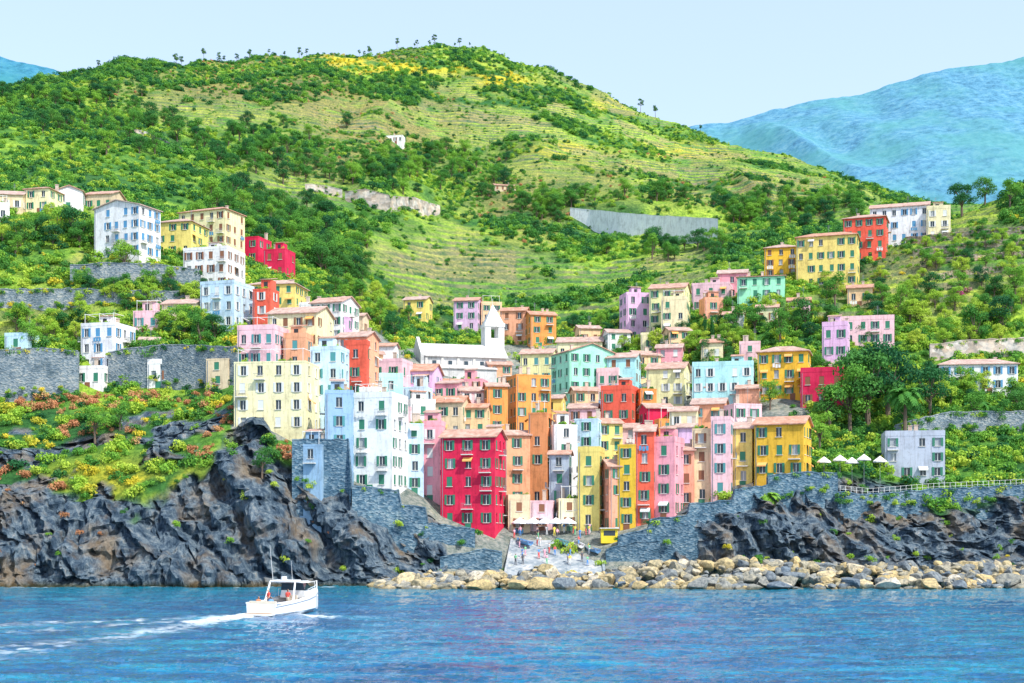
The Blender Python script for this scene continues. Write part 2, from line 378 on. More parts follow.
FM={'dark':folmat('dark_foliage',[(.02,.11,.05),(.04,.18,.05),(.10,.28,.05)]),
'mid':folmat('green_foliage',[(.05,.21,.045),(.13,.35,.05),(.25,.48,.06)]),
'lite':folmat('light_foliage',[(.19,.40,.05),(.34,.55,.06),(.50,.62,.08)]),
'rust':folmat('rust_foliage',[(.38,.19,.08),(.60,.27,.14),(.64,.4,.18)]),
'yel':folmat('yellow_flower_foliage',[(.42,.45,.06),(.65,.58,.05),(.8,.66,.07)]),
'pink':folmat('pink_flower_foliage',[(.5,.06,.25),(.65,.12,.35),(.2,.3,.1)]),
'pine':folmat('pine_foliage',[(.05,.14,.07),(.08,.2,.08),(.13,.26,.09)])}
M_bark=simple('bark',(.16,.12,.09),.95)
def leaves(mb,lobes,n,size,r):
    tot=sum(l[3]*l[3] for l in lobes)
    for (cx,cy,cz,R,fz) in lobes:
        for _ in range(int(n*R*R/tot)):
            v=Vector((r.gauss(0,1),r.gauss(0,1),r.gauss(0,1))).normalized()
            if v.z<-.5: v.z*=-1
            rad=R*(r.uniform(.55,1.08))
            c=Vector((cx+v.x*rad,cy+v.y*rad,cz+v.z*rad*fz))
            nn=(v+Vector((r.gauss(0,.45),r.gauss(0,.45),r.gauss(0,.45)))).normalized()
            t=nn.cross(Vector((r.gauss(0,1),r.gauss(0,1),r.gauss(0,1)))).normalized();b=nn.cross(t)
            s=size*r.uniform(.6,1.4)
            mb.poly(c-t*s-b*s*.35,c+t*s*.2-b*s*.7,c+t*s+b*s*.2,c-t*s*.1+b*s*.7)
def bushmesh(seed,n=240):
    r=random.Random(seed);mb=MB();L=[]
    for i in range(5):
        a=r.uniform(0,6.28);q=r.uniform(.08,.3);R=r.uniform(.16,.3);L.append((math.cos(a)*q,math.sin(a)*q,R*.5+r.uniform(0,.28),R,.9))
    leaves(mb,L,n,.055,r);return mb
def treemesh(seed,kind='broad',n=2600):
    r=random.Random(seed);tk=MB();lf=MB();L=[]
    if kind=='broad':
        tk.tube((0,0,-.05),(.01,.01,.4),.035,.022)
        for i in range(12):
            a=i*2.4+r.uniform(-.3,.3);q=r.uniform(.1,.34);h=r.uniform(.3,.86);q*=1-.5*max(0,h-.6)/.3
            c=(math.cos(a)*q,math.sin(a)*q,h);R=r.uniform(.11,.2)
            L.append((*c,R,.85));tk.tube((.0,0,.2+.2*r.random()),(c[0],c[1],c[2]),.014,.004,5)
        leaves(lf,L,n,.018,r)
    elif kind=='pine':
        tk.tube((0,0,-.05),(.03,0,.62),.02,.01)
        for i in range(6):
            a=i*2.4;q=r.uniform(.02,.16);h=r.uniform(.5,.9)
            c=(math.cos(a)*q+.03,math.sin(a)*q,h);L.append((*c,r.uniform(.09,.15),.8));tk.tube((.02,0,.45),c,.01,.004,5)
        leaves(lf,L,420,.03,r)
    else:
        tk.tube((0,0,-.05),(0,0,.5),.02,.01)
        for i in range(9): L.append((r.uniform(-.02,.02),r.uniform(-.02,.02),.12+i*.095,.085*(1-(i/9.)**2*.75),1.4))
        leaves(lf,L,n,.014,r)
    return tk,lf
def emitter(name,pts,childmeshes):
    groups=[[] for _ in childmeshes]
    for i,q in enumerate(pts): groups[i%len(childmeshes)].append(q)
    root=obj(name)
    for gi,(g,ms) in enumerate(zip(groups,childmeshes)):
        mb=MB()
        for (x,y,z,s) in g:
            a=random.uniform(0,6.28);c_=math.cos(a)*s*.7071;d_=math.sin(a)*s*.7071
            mb.poly((x+c_,y+d_,z),(x-d_,y+c_,z),(x-c_,y-d_,z),(x+d_,y-c_,z))
        e=obj('scatter_points',mb.mesh('scatter_points',None),root)
        e.instance_type='FACES';e.use_instance_faces_scale=True;e.instance_faces_scale=1.0
        e.show_instancer_for_render=False;e.show_instancer_for_viewport=False
        for m in ms: obj('leaves',m,e)
bm_={k:[bushmesh(s).mesh('shrub_leaves',FM[k]) for s in (1,2,3)] for k in FM}
cat={k:[] for k in FM}
def scatter(n,d0,d1,smin,smax,mode):
    px=rng.uniform(-200,1230,n);dd=np.sqrt(rng.uniform(d0*d0,d1*d1,n))
    ci=np.clip(np.round((px-pg[0])/2.5).astype(int),0,len(pg)-1);ri=np.clip(np.searchsorted(dg,dd)-1,0,len(dg)-1)
    z=Zd[ri,ci];x=Xd[ri,ci];y=Yd[ri,ci];py=PY[ri,ci]
    x=x+rng.uniform(-1,1,n)*(dd/F*1.2)
    vl=vill[ri,ci];rk=rock[ri,ci];te=T[ri,ci];cl=fbm(x/30,y/30,31,3);c2=fbm(x/8,y/8,z/8,2);zn=br[ri,ci];yy=yl[ri,ci]
    for i in range(n):
        if vl[i]>.5 and random.random()>.04: continue
        if rk[i]>.5 and random.random()>.16: continue
        if te[i]>.4 and random.random()>(.45 if mode=='near' else .38): continue
        s=random.uniform(smin,smax)*(1 if te[i]<.4 else .5)
        if rk[i]>.5: s*=.6
        q=random.random()
        if yy[i]>.3 and q<.6: k='yel';s*=.7
        elif px[i]<330 and py[i]>395:
            k=('rust' if c2[i]>.50 and q<.78 else ('yel' if q<.10 else ('lite' if q<.5 else ('mid' if q<.82 else 'dark'))))
        elif mode=='near': k='dark' if q<.22 else ('mid' if q<.57 else ('lite' if q<.97 else 'yel'))
        else:
            if cl[i]>.55: k='dark' if q<.55 else 'mid';s*=1.3
            elif zn[i]>.4: k='rust' if q<.12 else ('dark' if q<.45 else 'mid');s*=.7
            else: k='lite' if q<.35 else ('mid' if q<.75 else 'dark');s*=.8
        if k=='rust' : s*=.8
        cat[k].append((x[i],y[i],z[i]-s*.12,s))
scatter(15000,208,370,1.2,4.2,'near')
scatter(38000,350,985,1.8,5.0,'far')
for (px,py) in ((955,291),(960,294),(966,290),(183,318),(188,320),(150,342)):
    d=depth_at(px,py+3);cat['pink'].append(((px-512)*d/F,d,wz(px,py,d)-1,3.))
TM={}
for kind,mat,seeds in (('broad','mid',(11,12)),('pine','pine',(21,22)),('cyp','dark',(31,)),('broadd','dark',(14,15)),('broadl','lite',(16,17))):
    TM[kind]=[]
    for s in seeds:
        tk,lf=treemesh(s,'broad' if kind in('broadd','broadl') else kind);TM[kind].append((tk.mesh('trunk',M_bark),lf.mesh('crown',FM[mat])))
def plant(name,kind,px,py,h,i=0,dz=0):
    d=depth_at(px,py);r=obj(name);r.location=W(px,d,wz(px,py,d)-.3+dz);r.scale=(h,h,h);r.rotation_euler=(0,0,random.uniform(0,6))
    tk,lf=TM[kind][i%len(TM[kind])];obj('trunk',tk,r);obj('crown',lf,r)
pts=[]
for px in (178,183,205,222,226,238,250,270,285,300,303,308,360,367,372,398,415,418,430,436,455,462,470,640,655,100,700):
    c=int((px-pg[0])/2.5);rr=np.argmin(PY[:,c]+np.where(dg<500,500,0));pts.append((X[rr,c],dg[rr]-3,Zt[rr,c]-1.0,random.uniform(4,9.)))
emitter('ridge_pine_trees',pts,[list(m) for m in TM['pine']])
pts=[]
for i in range(560):
    cx,cy,rx,ry=random.choice([(460,185,60,16),(420,165,50,12),(640,205,60,8),(745,215,60,16),(560,215,40,10),(250,215,60,20),(360,175,60,12),(820,215,60,12),(120,130,80,20),(300,235,50,20),(660,250,60,8),(70,100,60,8),(250,150,60,20),(330,260,40,20)])
    px=random.gauss(cx,rx*.6);py=random.gauss(cy,ry*.6);d=depth_at(px,py)
    if d<340 or d>880: continue
    if 560<px<730 and 510<d<572: continue
    pts.append(((px-512)*d/F,d,zt_at(px,d)-.8,random.uniform(5,9.5)))
emitter('hillside_forest_trees',pts,[list(m) for m in TM['broadd']+TM['broad']])
pts=[]
for i in range(360):
    cx,cy,rx,ry=random.choice([(900,330,50,25),(970,310,60,30),(800,320,40,15),(730,335,30,14),(680,350,30,8),(600,330,30,6),(380,325,30,10),(960,400,50,10),(860,290,30,15),(120,300,50,6),(60,335,50,8),(180,335,30,5),(50,240,50,10),(980,260,60,20),(820,400,30,20),(350,300,40,10)])
    px=random.gauss(cx,rx*.7);py=random.gauss(cy,ry*.7);d=depth_at(px,py)
    if d<225 or d>420 or inpoly(vill_poly,px,py): continue
    pts.append(((px-512)*d/F,d,zt_at(px,d)-.6,random.uniform(3,6.5)))
emitter('garden_and_orchard_trees',pts,[list(m) for m in TM['broadd']+TM['broad']+TM['broadl']+TM['broadl']])
for (kind,px,py,h,i) in (('broadd',868,425,17,0),('broadd',888,420,16,1),('broad',850,430,12,0),('broadd',930,415,11,0),('broadd',905,435,9,1),
   ('broadd',962,215,11,0),('broadd',985,205,9,1),('broadd',948,222,8,1),('broad',1010,208,8,0),('broadd',1000,330,9,0),('broad',975,345,9,1),('broad',1015,300,8,0),
   ('broadd',830,430,9,1),('broad',820,450,7,0),('broadd',75,245,10,0),('broad',60,240,8,1),('broad',95,250,7,0),('broadd',715,260,8,0),('broad',780,345,8,0),('broadd',805,330,8,1),('broad',835,305,8,1),('broad',900,320,8,0),('broadd',930,300,7,1),
   ('broad',150,375,7,0),('broad',200,345,6,1),('broadd',215,340,6,0),('broad',170,290,5,1),('broad',380,330,8,0),('broadd',395,340,7,1),('broad',360,310,8,1),('broad',770,410,6,0),('broadd',20,250,8,0),('broadl',125,275,8,0),('broad',95,440,6,0),('broad',120,430,5,1),('cyp',705,345,8,0),('cyp',712,343,7,0),('broad',640,385,5,0),('broad',735,340,8,1),('broad',755,335,7,0),
   ('broad',1000,430,6,1),('broad',975,425,6,0),('broadd',1020,420,7,0),('broadd',520,330,8,0),('broad',600,335,6,0),('broadd',262,475,5,1),('broad',735,450,4,1)):
    plant('cypress_tree' if kind=='cyp' else 'broadleaf_tree',kind,px,py,h,i)
def palm(px,py,h,sc_=1.0,d=None):
    d=d or depth_at(px,py);b=W(px,d,wz(px,py,d)-.3);T_=Thing('palm_tree',b);t=T_.p('trunk',M_bark);pr=b
    for i in range(6):
        nx=b+Vector((.05*i*i*.1,0,h*(i+1)/6));t.tube(pr,nx,.38-.02*i,.36-.02*i,8);pr=nx
    f=T_.p('fronds',FM['mid']);r=random.Random(px)
    for i in range(34):
        a=i*2.4;el=r.uniform(-.35,1.25);L=2.9*sc_*r.uniform(.85,1.1);dirh=Vector((math.cos(a),math.sin(a),0));side=Vector((-math.sin(a),math.cos(a),0));pp=pr.copy();e=el
        for s in range(9):
            q=pp+(dirh*math.cos(e)+Vector((0,0,math.sin(e))))*L/9;e-=.22
            wd_=.62*sc_*math.sin(math.pi*(s+1.2)/10.5)
            for sg in (-1,1):
                mid_=(pp+q)/2;f.poly(pp,q,q+side*sg*wd_+Vector((0,0,-.25*wd_))+(q-pp)*.5,mid_+side*sg*wd_*.8+Vector((0,0,-.2*wd_)))
            pp=q
    T_.done()
palm(905,445,9,1.35);palm(768,505,1.5,.8);palm(980,420,3,.8)
# ------------------------------------------------------------------ walls
def ribbon(name,pts,mat,th=.8,step=6,cop=None,green=.5,foot=True):
    T_=Thing(name);w=T_.p('masonry',mat);cp=T_.p('coping',cop or mat)
    xs=[a[0] for a in pts];P_=[]
    n=max(2,int((xs[-1]-xs[0])/step))
    pl=sorted(set([xs[0]+(xs[-1]-xs[0])*i/n for i in range(n+1)]+[float(a) for a in xs]))
    dl=[depth_at(a,b) for a,b,_ in pts]
    for px in pl:
        d=np.interp(px,xs,dl);yt=np.interp(px,xs,[a[2] for a in pts])
        z1=wz(px,yt,d)+random.uniform(-.15,.15);P_.append((W(px,d,0),z1,zt_at(px,d)-3.5))
        yb=np.interp(px,xs,[a[1] for a in pts]);zb=wz(px,yb,d)
        for _ in range(3):
            if random.random()<green:
                s=random.uniform(1,2.4);q=W(px+random.uniform(-3,3),d,0);k=random.choice(['mid','lite','lite','dark','yel'] if px<330 else ['mid','lite','dark'])
                if random.random()<.5: cat[k].append((q.x,q.y+.3,z1-.5*s,s))
                elif foot: cat[k].append((q.x,q.y-s*.3,zb-.2*s+random.uniform(0,.4)*(z1-zb)*.6,s*.9))
    for (a,z1,zb),(b,z2,zc) in zip(P_[:-1],P_[1:]):
        bk=Vector((0,th,0))
        A=a+Vector((0,0,zb));B=b+Vector((0,0,zc));A1=a+Vector((0,0,z1));B1=b+Vector((0,0,z2))
        w.poly(A,B,B1,A1);w.poly(A1,B1,B1+bk,A1+bk);w.poly(B+bk,A+bk,A1+bk,B1+bk)
        o=Vector((0,-.08,.003));u=Vector((0,0,.18));k=bk+Vector((0,.16,0))
        cp.poly(A1+o,B1+o,B1+o+u,A1+o+u);cp.poly(A1+o+u,B1+o+u,B1+o+u+k,A1+o+u+k)
    for e in (0,-1):
        a,z1,zb=P_[e];A=a+Vector((0,0,zb));A1=a+Vector((0,0,z1));w.poly(A,A1,A1+Vector((0,th,0)),A+Vector((0,th,0)))
    T_.done()
ribbon('concrete_retaining_wall',[(570,216,208),(590,228,210),(620,235,213),(660,238,216),(718,240,219)],M_conc,1,green=.05)
ribbon('eroded_earth_wall',[(345,200,192),(365,205,189),(390,213,196),(415,213,198),(440,214,206)],M_earth,2,green=.6)
ribbon('eroded_earth_wall.001',[(128,130,128),(150,140,133),(182,155,149)],M_earth,2,green=.4)
ribbon('eroded_earth_wall.002',[(305,190,184),(325,194,186),(342,198,190)],M_earth,1,green=.5)
ribbon('stone_terrace_wall',[(-60,308,290),(0,308,290),(70,308,289),(130,306,291),(195,305,292)],M_stone,green=.6)
ribbon('stone_terrace_wall.001',[(-60,405,350),(0,402,350),(40,400,348),(78,395,352)],M_stone,green=.6)
ribbon('stone_terrace_wall.002',[(108,385,352),(165,388,345),(200,388,346),(238,385,348)],M_stone,green=.6)
ribbon('stone_terrace_wall.003',[(70,287,266),(100,285,263),(150,287,264),(200,290,270)],M_stone,green=.5)
for i,y in enumerate((238,250,262,276)): ribbon('stone_terrace_wall.%03d'%(5+i),[(905+i*8,y+5,y),(960,y,y-6),(1024,y-5,y-11),(1100,y-12,y-17)],M_stonew,.5,green=.6)
ribbon('garden_wall',[(930,362,345),(970,358,340),(1040,355,338)],M_earth,.6,green=.6)
ribbon('garden_wall.001',[(895,440,425),(950,432,412),(1040,430,412)],M_stone,.6,green=.6)
ribbon('harbour_wall',[(618,552,536),(648,549,530),(650,548,520),(688,541,516),(690,540,505),(733,521,500),(735,520,490),(768,505,486)],M_stoneb,1.5,green=.12)
ribbon('harbour_wall.004',[(768,500,476),(800,494,473),(838,492,474)],M_stoneb,1.5,green=.35)
ribbon('harbour_wall.001',[(838,504,492),(870,504,495),(930,506,490),(1060,496,484)],M_stoneb,1,green=.3)
ribbon('harbour_wall.002',[(352,520,486),(398,525,491),(401,527,505),(425,540,508),(428,540,524),(475,548,530)],M_stoneb,2,green=.1)
ribbon('harbour_wall.003',[(292,490,440),(348,500,440),(351,510,484)],M_stoneb,2,green=.15)
ribbon('quay_wall',[(440,568,558),(480,570,550),(502,570,552)],M_stoneb,3,green=0)
ribbon('quay_wall.001',[(606,562,550),(640,562,542),(660,562,542)],M_stoneb,2,green=0)
nm={'dark':'dark_hillside_shrubs','mid':'green_hillside_shrubs','lite':'light_hillside_shrubs','rust':'rust_cliff_shrubs','yel':'yellow_broom_shrubs','pink':'bougainvillea_shrubs','pine':'pine_shrubs'}
def slipway():
    T_=Thing('boat_slipway');s=T_.p('paving',M_ramp);k=T_.p('kerb',M_ramp)
    a=W(503,207,.2);b=W(606,207,.2);c=W(600,224,wz(600,541,224)+.15);d=W(512,224,wz(512,541,224)+.15);dn=Vector((0,0,-4))
    s.poly(a,b,c,d);s.poly(a+dn,b+dn,b,a);s.poly(b+dn,c+dn,c,b);s.poly(d+dn,a+dn,a,d)
    for p0,p1 in ((a,d),(b,c)): k.poly(p0+Vector((-.2,0,.25)),p0+Vector((.2,0,.25)),p1+Vector((.2,0,.25)),p1+Vector((-.2,0,.25)));k.poly(p0+Vector((.2,0,-.2)),p1+Vector((.2,0,-.2)),p1+Vector((.2,0,.25)),p0+Vector((.2,0,.25)));k.poly(p1+Vector((-.2,0,-.2)),p0+Vector((-.2,0,-.2)),p0+Vector((-.2,0,.25)),p1+Vector((-.2,0,.25)))
    T_.done()
    def zz(px,dd): 
        t=(dd-207)/17.;return .2+t*(c.z-.2)
    return zz
ramp_z=slipway()
# ------------------------------------------------------------------ buildings
PAL=dict(white=(.87,.88,.87),cream=(.88,.78,.50),yellow=(.88,.68,.20),ochre=(.86,.52,.04),orange=(.86,.33,.08),salmon=(.88,.41,.25),
pink=(.88,.38,.45),lpink=(.89,.57,.62),lilac=(.78,.50,.76),crimson=(.74,.012,.08),red=(.82,.12,.07),mint=(.36,.84,.58),aqua=(.46,.80,.83),
bgrey=(.30,.48,.66),grey=(.46,.54,.62),lblue=(.54,.73,.89),beige=(.76,.6,.40),peach=(.89,.60,.35),terra=(.76,.29,.12),lemon=(.89,.83,.42))
UP=Vector((0,0,1))
def facade(T_,col,P0,u,n,Wd,zb,z0,z1,R,sh,opt):
    wl=T_.p('walls',plaster(col));gl=T_.p('window_glass',M_glass);g2=T_.p('window_curtains',M_glass2);tr=T_.p('window_frames',M_white);st=T_.p('shutters',SH[sh]);si=T_.p('sills',M_trim);bl=T_.p('balconies',M_metal)
    def Q(x,z,o=0): return Vector((P0.x+u.x*x+n.x*o,P0.y+u.y*x+n.y*o,z))
    ns=max(1,round((z1-z0)/2.9));shh=(z1-z0)/ns;nc=max(1,int(Wd/opt.get('sp',2.3)));cw=Wd/nc
    ow=min(.92,cw*.42);oh=min(1.55,shh*.55)
    z=zb
    for r in range(ns):
        s=z0+r*shh+shh*.3;wl.poly(Q(0,z),Q(Wd,z),Q(Wd,s),Q(0,s));t=s+oh;x=0
        for c in range(nc):
            if R.random()<opt.get('skip',.08): continue
            xc=(c+.5)*cw+R.uniform(-.12,.12);a=xc-ow/2;b=xc+ow/2
            if a-x>0: wl.poly(Q(x,s),Q(a,s),Q(a,t),Q(x,t))
            dp=-.2
            wl.poly(Q(a,s),Q(a,s,dp),Q(a,t,dp),Q(a,t));wl.poly(Q(b,s,dp),Q(b,s),Q(b,t),Q(b,t,dp))
            wl.poly(Q(a,t),Q(a,t,dp),Q(b,t,dp),Q(b,t));si.poly(Q(a,s,dp),Q(a,s),Q(b,s),Q(b,s,dp))
            mode=R.random()
            (gl if mode<.8 else g2).poly(Q(a,s,dp),Q(b,s,dp),Q(b,t,dp),Q(a,t,dp))
            if mode<.9:
                tr.box(Q(xc-.035,s,dp+.005),u*.07,n*.05,UP*oh);tr.box(Q(a,t-.09,dp+.005),u*(ow*.5-.04),n*.05,UP*.085);tr.box(Q(xc+.04,t-.09,dp+.005),u*(ow*.5-.045),n*.05,UP*.085)
            m2=R.random();sw=ow*.42
            if m2<.55:
                for xx,ang in ((a-sw-.02,0),(b+.02,0)): st.box(Q(xx,s-.02,.012),u*sw,n*.06,UP*(oh+.04))
            elif m2<.82: st.box(Q(a+.01,s+.01,-.09),u*(ow-.02),n*.06,UP*(oh-.02))
            si.box(Q(a-.1,s-.1,.004),u*(ow+.2),n*.12,UP*.095)
            if R.random()<opt.get('balc',.11) and r>0:
                zb_=z0+r*shh+.02
                si.box(Q(a-.45,zb_,.005),u*(ow+.9),n*.85,UP*.14)
                for k in range(8): bl.box(Q(a-.42+k*(ow+.8)/7,zb_+.14,.80),u*.035,n*.035,UP*.85)
                bl.box(Q(a-.43,zb_+.99,.79),u*(ow+.86),n*.05,UP*.05)
            elif R.random()<.07:
                ld=T_.p('laundry',M_white if R.random()<.5 else SH['u'])
                for k in range(3): ld.box(Q(a-.3+k*.55,s-1.0+R.uniform(-.1,.1),.25),u*.42,n*.02,UP*.75)
            elif R.random()<.06:
                aw=T_.p('awning',SH['w'] if R.random()<.5 else simple('orange_canvas',(.8,.4,.12),.8));aw.poly(Q(a-.3,t+.15,.02),Q(b+.3,t+.15,.02),Q(b+.3,t-.35,.9),Q(a-.3,t-.35,.9));aw.poly(Q(a-.3,t-.35,.9),Q(b+.3,t-.35,.9),Q(b+.3,t-.55,.9),Q(a-.3,t-.55,.9))
            x=b
        wl.poly(Q(x,s),Q(Wd,s),Q(Wd,t),Q(x,t));z=t
    wl.poly(Q(0,z),Q(Wd,z),Q(Wd,z1),Q(0,z1))
def slab(mb,a,b,c,d,th):
    k=Vector((0,0,th));A,B,C_,D_=[Vector(q) for q in (a,b,c,d)]
    mb.poly(A+k,B+k,C_+k,D_+k);mb.poly(D_,C_,B,A)
    for p_,q in ((A,B),(B,C_),(C_,D_),(D_,A)): mb.poly(p_,q,q+k,p_+k)
bcount=[0]
BLD=[]
def building(xl,xr,yt,yb,col='white',roof='flat',yaw=None,sh=None,name='village_house',dp=None,d=None,**opt):
    bcount[0]+=1;R=random.Random(bcount[0]*7+3)
    xc=(xl+xr)/2
    if d is None: d=depth_at(xc,yb)
    if yaw is None: yaw=R.choice([-26,-18,-12,10,16,22,28]) if xc<600 else R.choice([-30,-22,-14,-8,12,18,24])
    ya=math.radians(yaw);Wt=(xr-xl)*d/F
    if dp is None: dp=min(8.5,Wt*.85)
    Wd=max(3.,(Wt-dp*abs(math.sin(ya))*1.0)/math.cos(ya)) if Wt>dp*abs(math.sin(ya))+2.5 else Wt*.85
    col_=PAL[col];k=R.uniform(.93,1.04);col_=tuple(min(.91,round(x*k*R.uniform(.96,1.04),2)) for x in col_)
    u=Vector((math.cos(ya),math.sin(ya),0));n=Vector((math.sin(ya),-math.cos(ya),0))
    C0=W(xc,d+dp*.45,0)
    z1=wz(xc,yt,d);z0=wz(xc,yb,d);zb=z0-5
    if roof in('gable','gablef','hip'): 
        rh=min(2.2,dp*.2);z1-=rh*.6
    if z1-z0<2.6: z0=z1-2.7
    sh=sh or R.choice('ggggbgtwg')
    T_=Thing(name,(C0.x,C0.y,z0))
    h=u*(Wd/2);e=n*(dp/2)
    FL=C0-h+e;FR=C0+h+e;BR=C0+h-e;BL=C0-h-e
    for (p0,uu,nn,ww) in ((FL,u,n,Wd),(FR,-n,u,dp),(BR,-u,-n,Wd),(BL,n,-u,dp)):
        facade(T_,col_,p0,uu,nn,ww,zb,z0,z1,R,sh,opt)
    def V(x,y,z): return Vector((C0.x+u.x*x+n.x*y,C0.y+u.y*x+n.y*y,z))
    wl=T_.p('walls',plaster(col_));rf=T_.p('roof',M_roof);hw=Wd/2;hd=dp/2;o=.38
    if roof=='flat':
        fl_=T_.p('roof_terrace',M_slab);fl_.poly(V(-hw+.01,hd-.01,z1),V(hw-.01,hd-.01,z1),V(hw-.01,-hd+.01,z1),V(-hw+.01,-hd+.01,z1))
        cop=T_.p('parapet',plaster(col_));t=.22;H=R.choice([.25,.6,.9])
        cop.box(V(-hw-.03,hd+.03,z1+.002),u*(Wd+.06),-n*t,UP*H);cop.box(V(-hw-.03,-hd-.03,z1+.002),u*(Wd+.06),n*t,UP*H)
        cop.box(V(-hw-.03,hd+.03-t,z1+.002),u*t,-n*(dp+.06-2*t),UP*H);cop.box(V(hw+.03-t,hd+.03-t,z1+.002),u*t,-n*(dp+.06-2*t),UP*H)
        if R.random()<.6 and Wd>3.6:
            bx=R.uniform(-hw+.4,hw-2.8);bw=R.uniform(2.0,2.6);wl.box(V(bx,0,z1+.004),u*bw,-n*2.4,UP*2.3);slab(rf,V(bx-.2,.25,z1+2.31),V(bx+bw+.2,.25,z1+2.31),V(bx+bw+.2,-2.6,z1+2.9),V(bx-.2,-2.6,z1+2.9),.13);T_.p('hut_door',M_dark).box(V(bx+.6,.03,z1+.1),u*.8,-n*.02,UP*1.8)
        if R.random()<.3:
            pg_=T_.p('pergola',M_white)
            for qx in (-hw+.5,0,hw-.6): pg_.box(V(qx,hd-.5,z1+.1),u*.07,-n*.07,UP*2.1);pg_.box(V(qx,hd-.5,z1+2.3),u*.06,-n*(dp*.5),UP*.08)
            pg_.box(V(-hw+.4,hd-.5,z1+2.2),u*(Wd-.8),-n*.07,UP*.08)
        if R.random()<.6:
            for _ in range(4):
                q=V(R.uniform(-hw+.6,hw-.6),hd-.7,z1+H*.5);cat[R.choice(['mid','lite'])].append((q.x,q.y,q.z,R.uniform(.8,1.4)))
    elif roof=='gable':
        for s in (1,-1):
            a,b,c,d_=V(-hw-o,s*(hd+o),z1-.12),V(hw+o,s*(hd+o),z1-.12),V(hw+o,0,z1+rh),V(-hw-o,0,z1+rh)
            slab(rf,*( (a,b,c,d_) if s>0 else (b,a,d_,c)),.17)
        wl.poly(V(hw,hd,z1),V(hw,-hd,z1),V(hw,0,z1+rh));wl.poly(V(-hw,-hd,z1),V(-hw,hd,z1),V(-hw,0,z1+rh))
    elif roof=='gablef':
        for s in (1,-1):
            a,b,c,d_=V(s*(hw+o),hd+o,z1-.12),V(s*(hw+o),-hd-o,z1-.12),V(0,-hd-o,z1+rh),V(0,hd+o,z1+rh)
            slab(rf,*((a,b,c,d_) if s>0 else (b,a,d_,c)),.17)
        wl.poly(V(-hw,hd,z1),V(hw,hd,z1),V(0,hd,z1+rh));wl.poly(V(hw,-hd,z1),V(-hw,-hd,z1),V(0,-hd,z1+rh))
    elif roof=='hip':
        a,b,c,d_=V(-hw-o,hd+o,z1),V(hw+o,hd+o,z1),V(hw+o,-hd-o,z1),V(-hw-o,-hd-o,z1)
        k=Vector((0,0,.15));rl=max(.3,hw-hd*.8);r1=V(-rl,0,z1+rh);r2=V(rl,0,z1+rh)
        rf.poly(d_,c,b,a)
        for p_,q in ((a,b),(b,c),(c,d_),(d_,a)): rf.poly(p_,q,q+k,p_+k)
        rf.poly(a+k,b+k,r2,r1);rf.poly(b+k,c+k,r2);rf.poly(c+k,d_+k,r1,r2);rf.poly(d_+k,a+k,r1)
    elif roof=='shed':
        slab(rf,V(-hw-o,hd+o,z1+.01),V(hw+o,hd+o,z1+.01),V(hw+o,-hd-o,z1+1.1),V(-hw-o,-hd-o,z1+1.1),.17)
        wl.poly(V(hw,hd,z1),V(hw,-hd,z1),V(hw,-hd,z1+1.05));wl.poly(V(-hw,-hd,z1),V(-hw,hd,z1),V(-hw,-hd,z1+1.05))
    ch=T_.p('chimney',plaster((.6,.5,.42)))
    for _ in range(R.choice([0,1,1,2])):
        cx=R.uniform(-hw*.7,hw*.7);cy=R.uniform(-hd*.6,hd*.2);ch.box(V(cx,cy,z1-.2),u*.6,-n*.5,UP*2.2);ch.box(V(cx-.08,cy+.08,z1+2.01),u*.76,-n*.66,UP*.12)
    an=T_.p('antenna',M_metal)
    if R.random()<.4:
        cx=R.uniform(-hw*.7,hw*.7);an.box(V(cx,0,z1),u*.05,n*.05,UP*3.6)
        for k in range(4): an.box(V(cx-.4+.05*k,0,z1+2.7+k*.25),u*(.85-.1*k),n*.03,UP*.03)
    dpz=T_.p('drainpipe',M_metal);dpz.box(V(-hw+.25,hd+.09,z0-2),u*.09,-n*.085,UP*(z1-z0+1.9))
    dr=T_.p('door',SH[R.choice('bgb')]);dx=R.uniform(-hw*.5,hw*.5-.5) if Wd>4 else -.5
    dr.box(V(dx,hd+.055,z0-1.1),u*1.0,-n*.05,UP*1.95)
    T_.done();BLD.append((xl,xr,yt,yb,d))
    return T_
B=building
B(-30,28,190,212,'beige','gable',8);B(28,60,186,212,'cream','hip',-12);B(56,86,188,206,'white','gablef',10);B(88,122,191,212,'beige','gable',-10);B(-5,10,205,222,'white','flat')
B(95,160,203,258,'white','gablef',-24,'u',dp=7,skip=.2);B(158,206,218,256,'yellow','hip',-14);B(180,244,207,248,'cream','hip',-22,'b')
B(186,243,250,290,'white','flat',-15,'b');B(203,252,284,330,'lblue','flat',-18,'w');B(237,270,238,264,'crimson','flat',-18);B(265,294,250,278,'crimson','flat',-15)
B(250,306,280,308,'yellow','hip',-10);B(254,278,290,332,'red','flat',-15);B(270,332,308,350,'cream','gable',-14);B(312,358,298,342,'white','gable',-20,'g')
B(85,132,326,372,'white','flat',-15,'u',skip=.2);B(136,166,312,332,'lpink','flat',-8);B(165,205,300,328,'cream','gable',-10);B(77,114,369,387,'white','flat',-10);B(-8,20,370,394,'lblue','flat',-10)
B(240,287,330,368,'lpink','flat',-12,'t');B(285,312,338,370,'salmon','flat',-10);B(237,318,363,432,'cream','flat',-9,'w',sp=3.0,skip=0,dp=8);B(312,348,350,432,'lblue','flat',-10,'t')
B(337,378,333,398,'salmon','gable',-16);B(345,372,345,400,'red','flat',-10);B(322,356,394,488,'bgrey','flat',8,'t',dp=7);B(353,407,398,490,'white','flat',-14,'g',balc=.3,dp=8)
B(370,412,362,400,'lpink','flat',-14);B(385,442,366,405,'lilac','gable',-10);B(404,432,388,440,'lblue','flat',-12);B(405,436,404,450,'white','flat',15)
